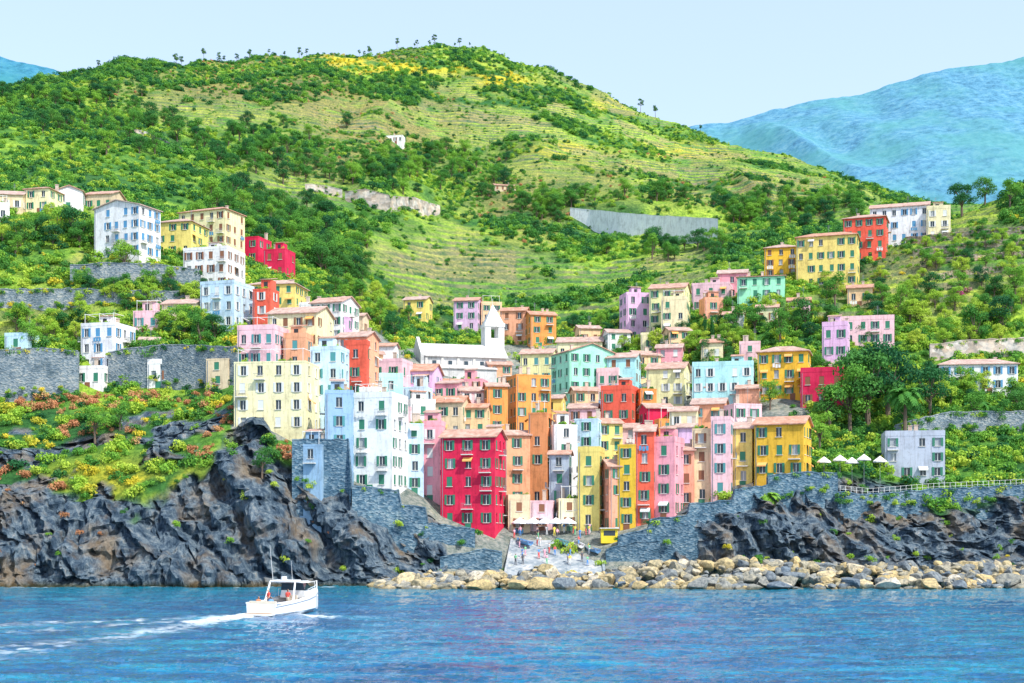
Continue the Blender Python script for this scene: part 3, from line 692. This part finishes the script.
B(404,424,425,492,'lblue','flat',8);B(419,445,426,500,'pink','flat',-8);B(441,506,432,528,'crimson','gable',-14,'g',dp=7,balc=.18,skip=0)
B(425,470,398,440,'beige','gable',-10);B(385,412,410,450,'lpink','flat',14);B(432,462,384,420,'pink','shed',-10);B(455,486,388,430,'lpink','gable',12);B(462,490,405,450,'peach','gable',-8)
B(404,432,297,322,'yellow','gable',-14);B(454,482,298,332,'lilac','gable',-10);B(478,502,304,332,'peach','flat',10);B(500,530,308,344,'salmon','gable',-10);B(525,556,312,346,'orange','gable',12)
B(345,375,335,360,'white','gable',-12)
B(484,508,384,450,'orange','gable',10);B(506,551,376,450,'orange','flat',16,'g',dp=7);B(520,558,350,385,'lemon','gable',-12);B(556,606,338,360,'cream','gable',-8);B(528,552,414,506,'terra','flat',-15)
B(500,530,432,506,'salmon','gable',10);B(480,505,440,500,'peach','flat',-10);B(548,577,426,505,'white','flat',14,'g');B(549,572,452,522,'grey','gable',-10);B(574,602,420,480,'lblue','flat',-12)
B(551,614,347,408,'mint','gablef',24,'g',dp=9);B(606,642,354,398,'aqua','gable',-15);B(600,640,390,440,'red','flat',-18);B(636,656,390,430,'orange','flat',12)
B(568,600,405,440,'lpink','gable',-10);B(590,622,420,470,'yellow','gable',16);B(577,606,452,530,'yellow','flat',-12,dp=6);B(603,624,462,532,'salmon','gable',10,dp=6);B(619,640,446,528,'ochre','flat',-14,dp=6)
B(635,657,427,524,'red','gable',-10,dp=6);B(655,682,442,518,'pink','flat',-22,dp=6);B(678,697,446,508,'salmon','gable',-12,dp=6);B(692,714,430,504,'beige','flat',-12,dp=6);B(711,734,420,498,'lpink','flat',-14,dp=6)
B(731,760,424,486,'yellow','gable',-18,dp=6);B(752,814,419,478,'ochre','gable',-22,'g',dp=7);B(640,672,405,446,'crimson','gable',12);B(668,700,408,450,'cream','gable',-12);B(690,730,400,440,'salmon','gable',-15);B(725,760,405,440,'lpink','flat',12)
B(645,692,364,408,'lemon','gable',-16);B(690,758,366,410,'aqua','flat',-12,'w');B(755,814,347,398,'ochre','hip',-16,'g',dp=8);B(797,848,372,408,'crimson','flat',-14,skip=.2)
B(820,852,326,376,'lilac','flat',-18);B(828,896,320,346,'lpink','flat',-12)
B(620,650,295,342,'lilac','flat',12);B(648,692,284,338,'lemon','gable',-16);B(660,690,300,345,'cream','flat',-12);B(603,630,330,352,'white','gable',10);B(690,735,285,312,'lpink','flat',-15);B(716,750,270,300,'pink','gable',-12);B(735,788,277,300,'mint','shed',-12)
B(700,722,300,326,'salmon','flat',10)
B(762,802,244,278,'ochre','hip',-14,'b');B(794,862,232,288,'yellow','hip',-18,'g',dp=9);B(841,891,214,262,'red','hip',-20);B(868,932,203,244,'white','gable',-18,'u');B(924,952,209,240,'cream','flat',-14)
B(934,1014,360,392,'white','hip',-6,'u',dp=8,name='seaside_villa');B(880,945,436,480,'grey','flat',-10,dp=8,skip=.35,name='stone_house')
B(300,328,446,500,'bgrey','flat',-10,dp=4,skip=.4,name='stone_house')
# infill
B(400,428,378,396,'lpink','gable',-14);B(376,404,378,410,'aqua','flat',10);B(430,460,380,400,'lilac','gable',10);B(458,488,380,404,'pink','flat',-12);B(484,512,362,388,'salmon','gable',12);B(440,462,410,440,'white','flat',10)
B(362,384,352,380,'peach','gable',12)
B(628,660,352,382,'peach','gable',14);B(596,622,372,404,'lpink','flat',-12);B(570,598,388,420,'peach','gable',10);B(655,685,345,372,'pink','gable',-12);B(640,662,335,352,'cream','flat',-10);B(700,724,385,412,'peach','gable',10);B(735,762,386,412,'salmon','gable',-14)
B(610,640,425,455,'lpink','gable',-10);B(655,676,420,452,'orange','flat',10);B(676,698,425,456,'lilac','gable',-12);B(540,566,396,430,'yellow','gable',-12);B(560,584,372,402,'lpink','gable',14)
B(505,530,500,532,'beige','flat',6,'b',dp=5);B(530,556,502,530,'lpink','flat',-6,'b',dp=5);B(556,580,500,530,'cream','flat',4,'b',dp=5)
B(286,314,318,345,'peach','gable',-12);B(330,352,318,345,'lilac','flat',-10);B(300,322,305,325,'white','flat',-14);B(360,384,392,420,'white','flat',-12)
B(383,405,136,143,'white','flat',-10,'b',dp=5);B(492,516,184,191,'beige','gable',12,'b',dp=6)
B(8,36,336,352,'lblue','flat',-10);B(140,160,338,350,'beige','gable',8);B(208,236,360,388,'beige','flat',-12,skip=.3);B(845,875,285,305,'peach','gable',-14);B(755,780,305,325,'cream','gable',-12)
B(664,690,328,352,'peach','gable',10);B(722,746,312,335,'white','gable',-14);B(786,812,298,320,'lpink','gable',-12);B(700,726,340,362,'cream','gable',-14);B(738,762,344,366,'lpink','flat',-10);B(150,180,364,386,'white','flat',-8);B(345,368,314,336,'beige','gable',-12);B(376,398,344,366,'white','gable',-10);B(575,600,326,346,'peach','gable',10)
B(465,484,455,505,'lblue','flat',-10)
for k in cat:
    if cat[k]: emitter(nm[k],cat[k],[[m] for m in bm_[k]])
# church
def church():
    d=depth_at(465,378);T_=Thing('village_church',W(465,d,0))
    ya=math.radians(14);u=Vector((math.cos(ya),math.sin(ya),0));n=Vector((math.sin(ya),-math.cos(ya),0));C0=W(460,d+6,0)
    w=T_.p('walls',plaster((.60,.60,.60)));r=T_.p('roof',plaster((.56,.54,.53)));g=T_.p('windows',M_glass);t=T_.p('trim',M_trim)
    def V(x,y,z): return Vector((C0.x+u.x*x+n.x*y,C0.y+u.y*x+n.y*y,z))
    zt=wz(460,356,d);zb=wz(460,385,d)-5;hw=9.5;hd=5
    w.box(V(-hw,hd,zb),u*2*hw,-n*2*hd,UP*(zt-zb));rh=3.2
    for s in (1,-1):
        a,b,c,e=V(-hw+.2,s*(hd+.5),zt-.2),V(hw+.4,s*(hd+.5),zt-.2),V(hw+.4,0,zt+rh),V(-hw+.2,0,zt+rh);slab(r,*((a,b,c,e) if s>0 else (b,a,e,c)),.2)
    w.poly(V(hw,hd,zt),V(hw,-hd,zt),V(hw,0,zt+rh))
    fw=[V(-hw-.5,hd+.6,zb),V(-hw-.5,hd+.6,zt+.4),V(-hw-.5,0,zt+rh+1.6),V(-hw-.5,-hd-.6,zt+.4),V(-hw-.5,-hd-.6,zb)]
    fk=[q+u*.7 for q in fw];w.poly(*fw);w.poly(*fk[::-1])
    for i in range(5): w.poly(fk[i],fk[(i+1)%5],fw[(i+1)%5],fw[i])
    for i in range(5):
        x=-hw+2.2+i*3.6;g.box(V(x,hd+.03,zt-2.6),u*.9,-n*.02,UP*1.6);t.box(V(x-.15,hd+.10,zt-2.8),u*1.2,-n*.095,UP*.15);t.box(V(x-1.6,hd+.25,zb),u*.5,-n*.24,UP*(zt-zb-.3))
    w.box(V(-hw+3,hd+3.5,zb),u*13,-n*3.4,UP*(zt-zb-3.2));slab(r,V(-hw+2.8,hd+3.8,zt-3.19),V(-hw+16.2,hd+3.8,zt-3.19),V(-hw+16.2,hd+.02,zt-2.0),V(-hw+2.8,hd+.02,zt-2.0),.15)
    w2=T_.p('bell_tower',plaster((.86,.87,.86)));cx,cy=hw-1.6,-1.5;zT=wz(500,318,d);s=2.2
    w2.box(V(cx-s,cy+s,zb),u*2*s,-n*2*s,UP*(zT-zb-3.4))
    for ax in (-1,1):
        for ay in (-1,1): w2.box(V(cx+(ax*s if ax<0 else s-1.3),cy+(ay*s if ay>0 else -s+1.3),zT-3.4),u*1.3,-n*1.3,UP*2.6)
    w2.box(V(cx-s-.15,cy+s+.15,zT-.8),u*(2*s+.3),-n*(2*s+.3),UP*.8)
    t.box(V(cx-s-.2,cy+s+.2,zT-6.6),u*(2*s+.4),-n*(2*s+.4),UP*.25)
    sp=[V(cx-s+.1,cy+s-.1,zT),V(cx+s-.1,cy+s-.1,zT),V(cx+s-.1,cy-s+.1,zT),V(cx-s+.1,cy-s+.1,zT)];ap=V(cx,cy,wz(500,297,d))
    for i in range(4): w2.poly(sp[i],sp[(i+1)%4],ap)
    t.box(ap-u*.04-UP*.2,u*.08,n*.08,UP*1.4)
    T_.done()
church()
# ------------------------------------------------------------------ breakwater
def rockmesh(seed):
    import bmesh
    r=random.Random(seed);bm=bmesh.new();bmesh.ops.create_icosphere(bm,subdivisions=3,radius=1)
    pl=[(Vector((r.gauss(0,1),r.gauss(0,1),r.gauss(0,1))).normalized(),r.uniform(.5,.8)) for _ in range(13)]
    for v in bm.verts:
        for n_,o in pl:
            q=v.co.dot(n_)-o
            if q>0: v.co-=n_*q
        v.co*=1+r.uniform(-.015,.015)
    vs=np.array([v.co[:] for v in bm.verts]);fs=np.array([[v.index for v in f.verts] for f in bm.faces]);bm.free();return vs,fs
RK=[rockmesh(s) for s in range(8)]
def rotm(a,b,c):
    return np.array(Matrix.Rotation(a,3,'X')@Matrix.Rotation(b,3,'Y')@Matrix.Rotation(c,3,'Z'))
def rockpile(name,rocks,mat):
    VV=[];FF=[];k=0
    for (x,y,z,s) in rocks:
        v,f=RK[random.randrange(8)];sv=np.array([random.uniform(.8,1.4),random.uniform(.7,1.2),random.uniform(.55,.95)])*s
        vv=(v@rotm(random.random()*6,random.random()*6,random.random()*6).T)*sv@rotm(0,0,random.random()*6).T+np.array([x,y,z]);VV.append(vv);FF.append(f+k);k+=len(v)
    me=bpy.data.meshes.new(name);me.from_pydata(np.concatenate(VV).tolist(),[],np.concatenate(FF).tolist());me.materials.append(mat);me.update();obj(name,me)
mr,nt,bs=newmat('boulder_rock');p=pos(nt)
ge=nt.nodes.new('ShaderNodeNewGeometry').outputs['Random Per Island']
nb=noise(nt,2.2,7,.75,p)
c=ramp(nt,ge,[(0,(.15,.20,.26)),(.3,(.32,.32,.29)),(.55,(.46,.39,.24)),(.8,(.62,.47,.23)),(1,(.66,.61,.52))])
c=mix(nt,.9,c,ramp(nt,nb,[(.38,(.3,.34,.4)),(.6,(1.12,1.08,1.0))]),'MULTIPLY')
sx=nt.nodes.new('ShaderNodeSeparateXYZ');nt.links.new(p,sx.inputs[0])
c=mix(nt,ramp(nt,math_(nt,'ADD',sx.outputs[2],math_(nt,'MULTIPLY',nb,.6)),[(.55,.8),(.95,0)]),c,(.12,.10,.05))
nt.links.new(c,bs.inputs['Base Color']);bs.inputs['Roughness'].default_value=.9;bump(nt,bs,nb,.8,.2)
rocks=[]
for i in range(1500):
    px=random.uniform(376,1120);t=random.uniform(-1,1);H=np.interp(px,[376,420,495,512,530,545,560,600,650,750,850,1000],[1.0,2.6,2.8,1.8,3.2,3.9,2.2,2.6,4.0,4.4,3.7,4.0])
    hh=H*(1-abs(t)**1.4)*random.uniform(.75,1.0);d=201.5+t*6.5
    s=random.choice([.5,.6,.8,.9,1.1,1.3,1.6]);rocks.append(((px-512)*d/F,d,hh-s*.35,s))
for px,dd,s in ((540,195,2.8),(560,195.5,2.1),(520,195,1.8),(480,195,1.5),(700,195,1.7),(890,195,1.9),(930,195,1.8),(600,195,1.5),(640,194.5,1.7),(780,195,1.6),(960,195,1.6)): rocks.append(((px-512)*dd/F,dd,.6,s))
rockpile('breakwater_boulders',rocks,mr)
# ------------------------------------------------------------------ people
def person(name,loc,yaw,pose='stand',shirt=(.7,.1,.1),pants=(.1,.12,.2),skin=(.6,.36,.25),hair=(.06,.035,.02),scale=1.0):
    st=pose=='sit'
    hip=(0,0,.93) if not st else (0,0,.47)
    z=hip[2]-.93
    J=[('pel',(0,0,.95+z),.15,None),('ch',(0,.0,1.25+z),.16,0),('nk',(0,.0,1.46+z),.06,1),('hd',(0,.02,1.56+z),.085,2),('hd2',(0,.02,1.68+z),.09,3),
       ('sl',(-.19,0,1.4+z),.06,1),('el',(-.25,.04,1.12+z),.042,5),('wl',(-.22,.2,.92+z),.03,6),('hl',(-.2,.27,.88+z),.035,7),
       ('sr',(.19,0,1.4+z),.06,1),('er',(.25,.04,1.12+z),.042,9),('wr',(.22,.2,.95+z),.03,10),('hr',(.2,.27,.93+z),.035,11)]
    if st: J+=[('kl',(-.12,.42,.5),.07,0),('al',(-.12,.45,.08),.045,13),('tl',(-.12,.6,.04),.04,14),('kr',(.12,.42,.5),.07,0),('ar',(.12,.45,.08),.045,16),('tr',(.12,.6,.04),.04,17)]
    else: J+=[('kl',(-.11,.03,.5),.065,0),('al',(-.12,0,.09),.045,13),('tl',(-.13,.16,.04),.04,14),('kr',(.11,.03,.5),.065,0),('ar',(.13,-.05,.09),.045,16),('tr',(.14,.11,.04),.04,17)]
    me=bpy.data.meshes.new('body');me.from_pydata([j[1] for j in J],[(i,j[3]) for i,j in enumerate(J) if j[3] is not None],[])
    o=obj('tmp',me);md=o.modifiers.new('s','SKIN');me.skin_vertices.new() if not me.skin_vertices else None
    for i,j in enumerate(J): me.skin_vertices[0].data[i].radius=(j[2],j[2]*(.75 if i in(0,1) else 1))
    me.skin_vertices[0].data[0].use_root=True
    sb=o.modifiers.new('d','SUBSURF');sb.levels=1;sb.render_levels=1
    ev=o.evaluated_get(bpy.context.evaluated_depsgraph_get());m2=bpy.data.meshes.new_from_object(ev)
    bpy.data.objects.remove(o)
    for nm_,c in (('shirt',shirt),('trousers',pants),('skin',skin),('hair',hair)): m2.materials.append(simple(nm_+'_cloth' if nm_ in('shirt','trousers') else nm_,c,.8))
    for f in m2.polygons:
        c=f.center;zz=c.z-z
        if zz>1.47: k=3 if (zz>1.70 or c.y<-.01) else 2
        elif abs(c.x)>.2 and zz<1.22: k=2
        elif zz>.98: k=0
        elif (not st and c.z<.1): k=3
        else: k=1
        if abs(c.x)>.17 and c.y>.1 and zz<1.1 and zz>.8 : k=2
        f.material_index=k;f.use_smooth=True
    r=obj(name);r.location=loc;r.rotation_euler=(0,0,yaw);r.scale=(scale,)*3
    obj('body',m2,r)
    fc=MB();fc.box((-.015,.1,1.58+z),(.03,0,0),(0,.03,0),(0,0,.05));obj('nose',fc.mesh('nose',m2.materials[2]),r)
    ey=MB()
    for s in (-.035,.02): ey.box((s,.1,1.64+z),(.016,0,0),(0,.008,0),(0,0,.012))
    obj('eyes',ey.mesh('eyes',M_dark),r)
# ------------------------------------------------------------------ motor boat
def motorboat():
    loc=Vector((-20.6,129.8,.12));hd=math.radians(-22);BS=1.14;BZ=1.25
    r=obj('motor_boat');r.location=loc;r.rotation_euler=(math.radians(2),0,hd);r.scale=(BS,BS,BZ)
    gel=simple('white_gelcoat',(.86,.87,.88),.25);tint=simple('tinted_window',(.02,.04,.06),.08);cush=simple('cream_cushion',(.7,.62,.5),.7);teak=simple('teak_deck',(.42,.26,.14),.7);bluec=simple('navy_stripe',(.25,.3,.4),.4)
    st=[(-4.3,1.35,1.05,.9),(-3.4,1.45,1.08,.95),(-1.5,1.5,1.15,.95),(.6,1.48,1.28,.85),(2.2,1.2,1.42,.62),(3.4,.7,1.55,.3),(4.2,.18,1.66,.06),(4.45,.02,1.7,.01)]
    h=MB();rings=[]
    for y,b,sh,ch in st:
        k=len(h.v);h.v+=[(0,y,-.45 if y<3 else -.1+(y-3)*.5),(ch,y,.0+(.1*(y>2))),(b*.97,y,.35),(b,y,sh),(b-.12 if b>.2 else b*.5,y,sh+.03)]
        h.v+=[(-a,c,d) for a,c,d in h.v[k+1:k+5]];rings.append(k)
    for a,b in zip(rings[:-1],rings[1:]):
        for i in range(4):
            h.f.append((a+i,a+i+1,b+i+1,b+i))
            p0=a if i==0 else a+4+i;p1=a+5+i;q0=b if i==0 else b+4+i;q1=b+5+i
            h.f.append((p1,p0,q0,q1))
    a=rings[0];h.f.append((a,a+5,a+6,a+7,a+3,a+2,a+1))
    obj('hull',h.mesh('hull',gel),r)
    dk=MB()
    for (y0,b0,s0,_),(y1,b1,s1,_) in zip(st[3:-1],st[4:]):
        dk.poly((-b0+.1,y0,s0+.02),(b0-.1,y0,s0+.02),(max(b1-.1,.01),y1,s1+.02),(-max(b1-.1,.01),y1,s1+.02))
    for s in (-1,1): dk.box((s*1.47-.17 if s>0 else -1.47,-4.2,1.06),(.17,0,0),(0,4.8,0),(0,0,.1))
    dk.box((-1.3,-4.28,.45),(2.6,0,0),(0,.16,0),(0,0,.62))
    dk.box((-1.2,-5.0,.28),(2.4,0,0),(0,.7,0),(0,0,.12))
    obj('deck',dk.mesh('deck',gel),r)
    fl=MB();fl.box((-1.3,-4.1,.42),(2.6,0,0),(0,4.6,0),(0,0,.06));fl.box((-1.1,-4.95,.405),(2.2,0,0),(0,.6,0),(0,0,.02));obj('cockpit_floor',fl.mesh('floor',teak),r)
    cu=MB();cu.box((-1.2,-4.05,.48),(2.4,0,0),(0,.6,0),(0,0,.42));cu.box((-1.2,-4.08,.9),(2.4,0,0),(0,.15,0),(0,0,.35));cu.box((.3,-.6,.48),(.8,0,0),(0,.6,0),(0,0,.5));cu.box((.3,-.7,.98),(.8,0,0),(0,.12,0),(0,0,.5));obj('seats',cu.mesh('seats',cush),r)
    cb=MB()
    def fr(mb,y0,y1,w0,w1,z0,z1,sl0,sl1):
        a=[(-w0,y0,z0),(w0,y0,z0),(w0*.8,y1,z0),(-w0*.8,y1,z0)];b=[(-w1,y0+sl0,z1),(w1,y0+sl0,z1),(w1*.75,y1-sl1,z1),(-w1*.75,y1-sl1,z1)];k=len(mb.v);mb.v+=a+b
        for f in ((3,2,1,0),(4,5,6,7),(0,1,5,4),(1,2,6,5),(2,3,7,6),(3,0,4,7)): mb.f.append(tuple(k+i for i in f))
    fr(cb,.5,3.0,1.2,1.05,1.2,1.75,.0,.7);fr(cb,.1,1.7,1.25,1.1,2.32,2.42,-.5,.1)
    obj('cabin',cb.mesh('cabin',gel),r)
    wn=MB();fr(wn,.5,2.1,1.12,.98,1.752,2.319,.0,.6);obj('windscreen',wn.mesh('windscreen',tint),r)
    ar=MB()
    for s in (-1,1):
        ar.tube((s*1.3,-1.6,1.1),(s*1.15,-1.0,2.5),.09,.07);ar.tube((s*1.15,-.2,2.4),(s*1.15,-1.0,2.5),.05,.05)
    ar.tube((-1.15,-1.0,2.5),(1.15,-1.0,2.5),.08,.08);ar.box((-1.1,-1.0,2.52),(2.2,0,0),(0,1.0,0),(0,0,.06));ar.tube((0,-.8,2.58),(0,-.8,2.85),.25,.22,12)
    obj('radar_arch',ar.mesh('arch',gel),r)
    mt_=MB();mt_.tube((-.9,-1.0,2.5),(-.95,-1.3,5.2),.025,.012);mt_.tube((.9,-1.0,2.5),(.95,-1.2,4.0),.02,.01)
    for s in (-1,1):
        pr=None
        for y,b,sh,_ in st[3:]:
            q=(s*max(b-.1,.02),y,sh+.55);mt_.tube((q[0],q[1],sh),q,.02,.02,5)
            if pr: mt_.tube(pr,q,.02,.02,5)
            pr=q
    obj('rails_and_antennas',mt_.mesh('rails',M_white),r)
    sp=MB()
    for s in (-1,1):
        for (y0,b0,s0,_),(y1,b1,s1,_) in zip(st[:-2],st[1:-1]):
            p_=[(s*(b0+.004),y0,s0-.24),(s*(b1+.004),y1,s1-.24),(s*(b1+.012),y1,s1-.17),(s*(b0+.012),y0,s0-.17)]
            sp.poly(*(p_ if s>0 else p_[::-1]))
    obj('stripe',sp.mesh('stripe',bluec),r)
    R3=Matrix.Rotation(hd,3,'Z')
    for nm_,l,y,po,sh_,pa in (('seated_passenger',(-.6,-3.75,.42),0,'sit',(.75,.25,.12),(.1,.15,.35)),('boat_skipper',(.6,-1.3,.48),0,'stand',(.75,.1,.08),(.6,.55,.45)),('standing_passenger',(-.5,-2.4,.48),2.6,'stand',(.8,.1,.08),(.08,.1,.2)),('seated_passenger',(.55,-3.75,.42),.2,'sit',(.15,.35,.6),(.6,.6,.6))):
        person(nm_,loc+R3@Vector((l[0]*BS,l[1]*BS,l[2]*BZ)),hd+y,po,sh_,pa,scale=1.05)
motorboat()
# ------------------------------------------------------------------ quay people, boats, parasols
cols=[(.8,.1,.1),(.1,.3,.7),(.8,.8,.8),(.85,.7,.1),(.1,.1,.12),(.2,.55,.3),(.8,.4,.5)]
for i in range(14):
    px=random.uniform(500,612);py=random.uniform(533,539);d=depth_at(px,py)
    person('quay_visitor',W(px,d,zt_at(px,d)),random.uniform(0,6.28),'stand',random.choice(cols),random.choice(cols),scale=random.uniform(.92,1.05))
for i in range(20):
    px=random.uniform(515,598);d=random.uniform(213,223)
    person('quay_visitor',W(px,d,ramp_z(px,d)),random.uniform(0,6.28),'stand',random.choice(cols),random.choice(cols),scale=random.uniform(.92,1.05))
def rowboat(px,d,yaw,col):
    r=obj('rowing_boat');r.location=W(px,d,ramp_z(px,d)+.15);r.rotation_euler=(.1,0,yaw)
    h=MB();st=[(-2.1,.55,.6),(-1,.78,.55),(.4,.8,.58),(1.5,.5,.7),(2.3,.03,.85)];rg=[]
    for y,b,s in st:
        k=len(h.v);rg.append(k);h.v+=[(-b,y,s),(-b*.7,y,.15),(0,y,-.05),(b*.7,y,.15),(b,y,s),(b*.85,y,s),(b*.55,y,.22),(0,y,.1),(-b*.55,y,.22),(-b*.85,y,s)]
    for a,b in zip(rg[:-1],rg[1:]):
        for i in range(10):
            j=(i+1)%10;h.f.append((a+j,a+i,b+i,b+j))
    h.f.append(tuple(rg[0]+i for i in range(10)))
    obj('hull',h.mesh('hull',simple('boat_paint',col,.5)),r)
    t=MB()
    for y in (-1.1,.2,1.1): t.box((-.6,y,.42),(1.2,0,0),(0,.22,0),(0,0,.04))
    obj('thwarts',t.mesh('thwarts',M_bark),r)
for px,d,yw,c in ((524,222,.5,(.12,.3,.55)),(562,222,.3,(.12,.35,.38)),(578,221,.2,(.7,.7,.7)),(592,219,.4,(.12,.28,.5))): rowboat(px,d,yw,c)
def parasol(px,py,col,s=1.5,zo=0,d=None):
    d=d or depth_at(px,py);b=W(px,d,wz(px,py,d)+zo);T_=Thing('cafe_parasol',b);T_.p('pole',M_metal).tube(b-UP*2.5,b+UP*2.3,.04,.03,6);c=T_.p('canopy',simple('parasol_canvas',col,.8));ap=b+UP*2.7
    for i in range(8):
        a=i*math.pi/4;e=a+math.pi/4;A=b+Vector((math.cos(a)*s,math.sin(a)*s,1.85));E=b+Vector((math.cos(e)*s,math.sin(e)*s,1.85));c.poly(A,E,ap);c.poly(A-UP*.2,E-UP*.2,E,A)
    T_.done()
for px,zo in ((824,0),(840,.3),(852,-.1),(864,.4),(880,.1)): parasol(px,473,(.86,.85,.8),1.15,zo,d=228+random.uniform(-.5,3))
for px in (520,533,545,556,568): parasol(px,534,(.75,.78,.82),1.4)
def fence(pts,name='white_railing'):
    T_=Thing(name);f=T_.p('bars',M_white);pr=None
    for i in range(41):
        px=np.interp(i,[0,40],[pts[0][0],pts[-1][0]]);py=np.interp(px,[a[0] for a in pts],[a[1] for a in pts]);d=np.interp(px,[a[0] for a in pts],[depth_at(a[0],a[2]) for a in pts])
        q=W(px,d+.5,wz(px,py,d));f.box(q,(.05,0,0),(0,.05,0),(0,0,1.1))
        if pr:
            for h_ in (.5,1.05): f.tube(pr+UP*h_,q+UP*h_,.02,.02,4)
        pr=q
    T_.done()
fence([(840,492,504),(870,495,504),(930,490,506),(1060,484,496)])
def kiosk():
    px,py=609,541;d=depth_at(px,py);b=W(px,d,zt_at(px,d));T_=Thing('yellow_kiosk',b);y=T_.p('body',simple('yellow_paint',(.85,.65,.03),.5));w=T_.p('window',M_glass);r=T_.p('roof',M_white)
    y.box(b+Vector((-1.3,-1,-.3)),(2.6,0,0),(0,2,0),(0,0,2.3));w.box(b+Vector((-.9,-1.03,.9)),(1.8,0,0),(0,.025,0),(0,0,.8));r.box(b+Vector((-1.5,-1.4,2.01)),(3,0,0),(0,2.6,0),(0,0,.12));T_.done()
kiosk()
# ------------------------------------------------------------------ light, sky, camera
EL=math.radians(50);AZ=math.radians(44)
sd=Vector((math.sin(AZ)*math.cos(EL),-math.cos(AZ)*math.cos(EL),math.sin(EL)))
sl=bpy.data.lights.new('sun','SUN');sl.energy=5.0;sl.angle=math.radians(.5);sl.color=(1,.95,.84)
so=obj('sun',sl);so.rotation_euler=sd.to_track_quat('Z','Y').to_euler()
w=bpy.data.worlds.new('World');sc.world=w;w.use_nodes=True;nt=w.node_tree;bg=nt.nodes['Background']
sk=nt.nodes.new('ShaderNodeTexSky');sk.sky_type='NISHITA';sk.sun_disc=False;sk.sun_elevation=EL
sk.sun_rotation=math.atan2(sd.x,sd.y);sk.air_density=1.0;sk.dust_density=1.5;sk.ozone_density=2.0
hz=mix(nt,1.0,sk.outputs[0],(2.9,3.45,4.2),'ADD')
nt.links.new(hz,bg.inputs[0]);bg.inputs[1].default_value=.15
cam=bpy.data.cameras.new('camera');cam.sensor_width=36;cam.lens=36*F/1024;cam.shift_y=(HY-341.5)/1024;cam.clip_end=20000;cam.clip_start=.5
co=obj('camera',cam);co.location=(0,0,CH);co.rotation_euler=(math.pi/2,0,0);sc.camera=co
sc.view_settings.view_transform='Standard';sc.view_settings.look='None';sc.view_settings.exposure=0
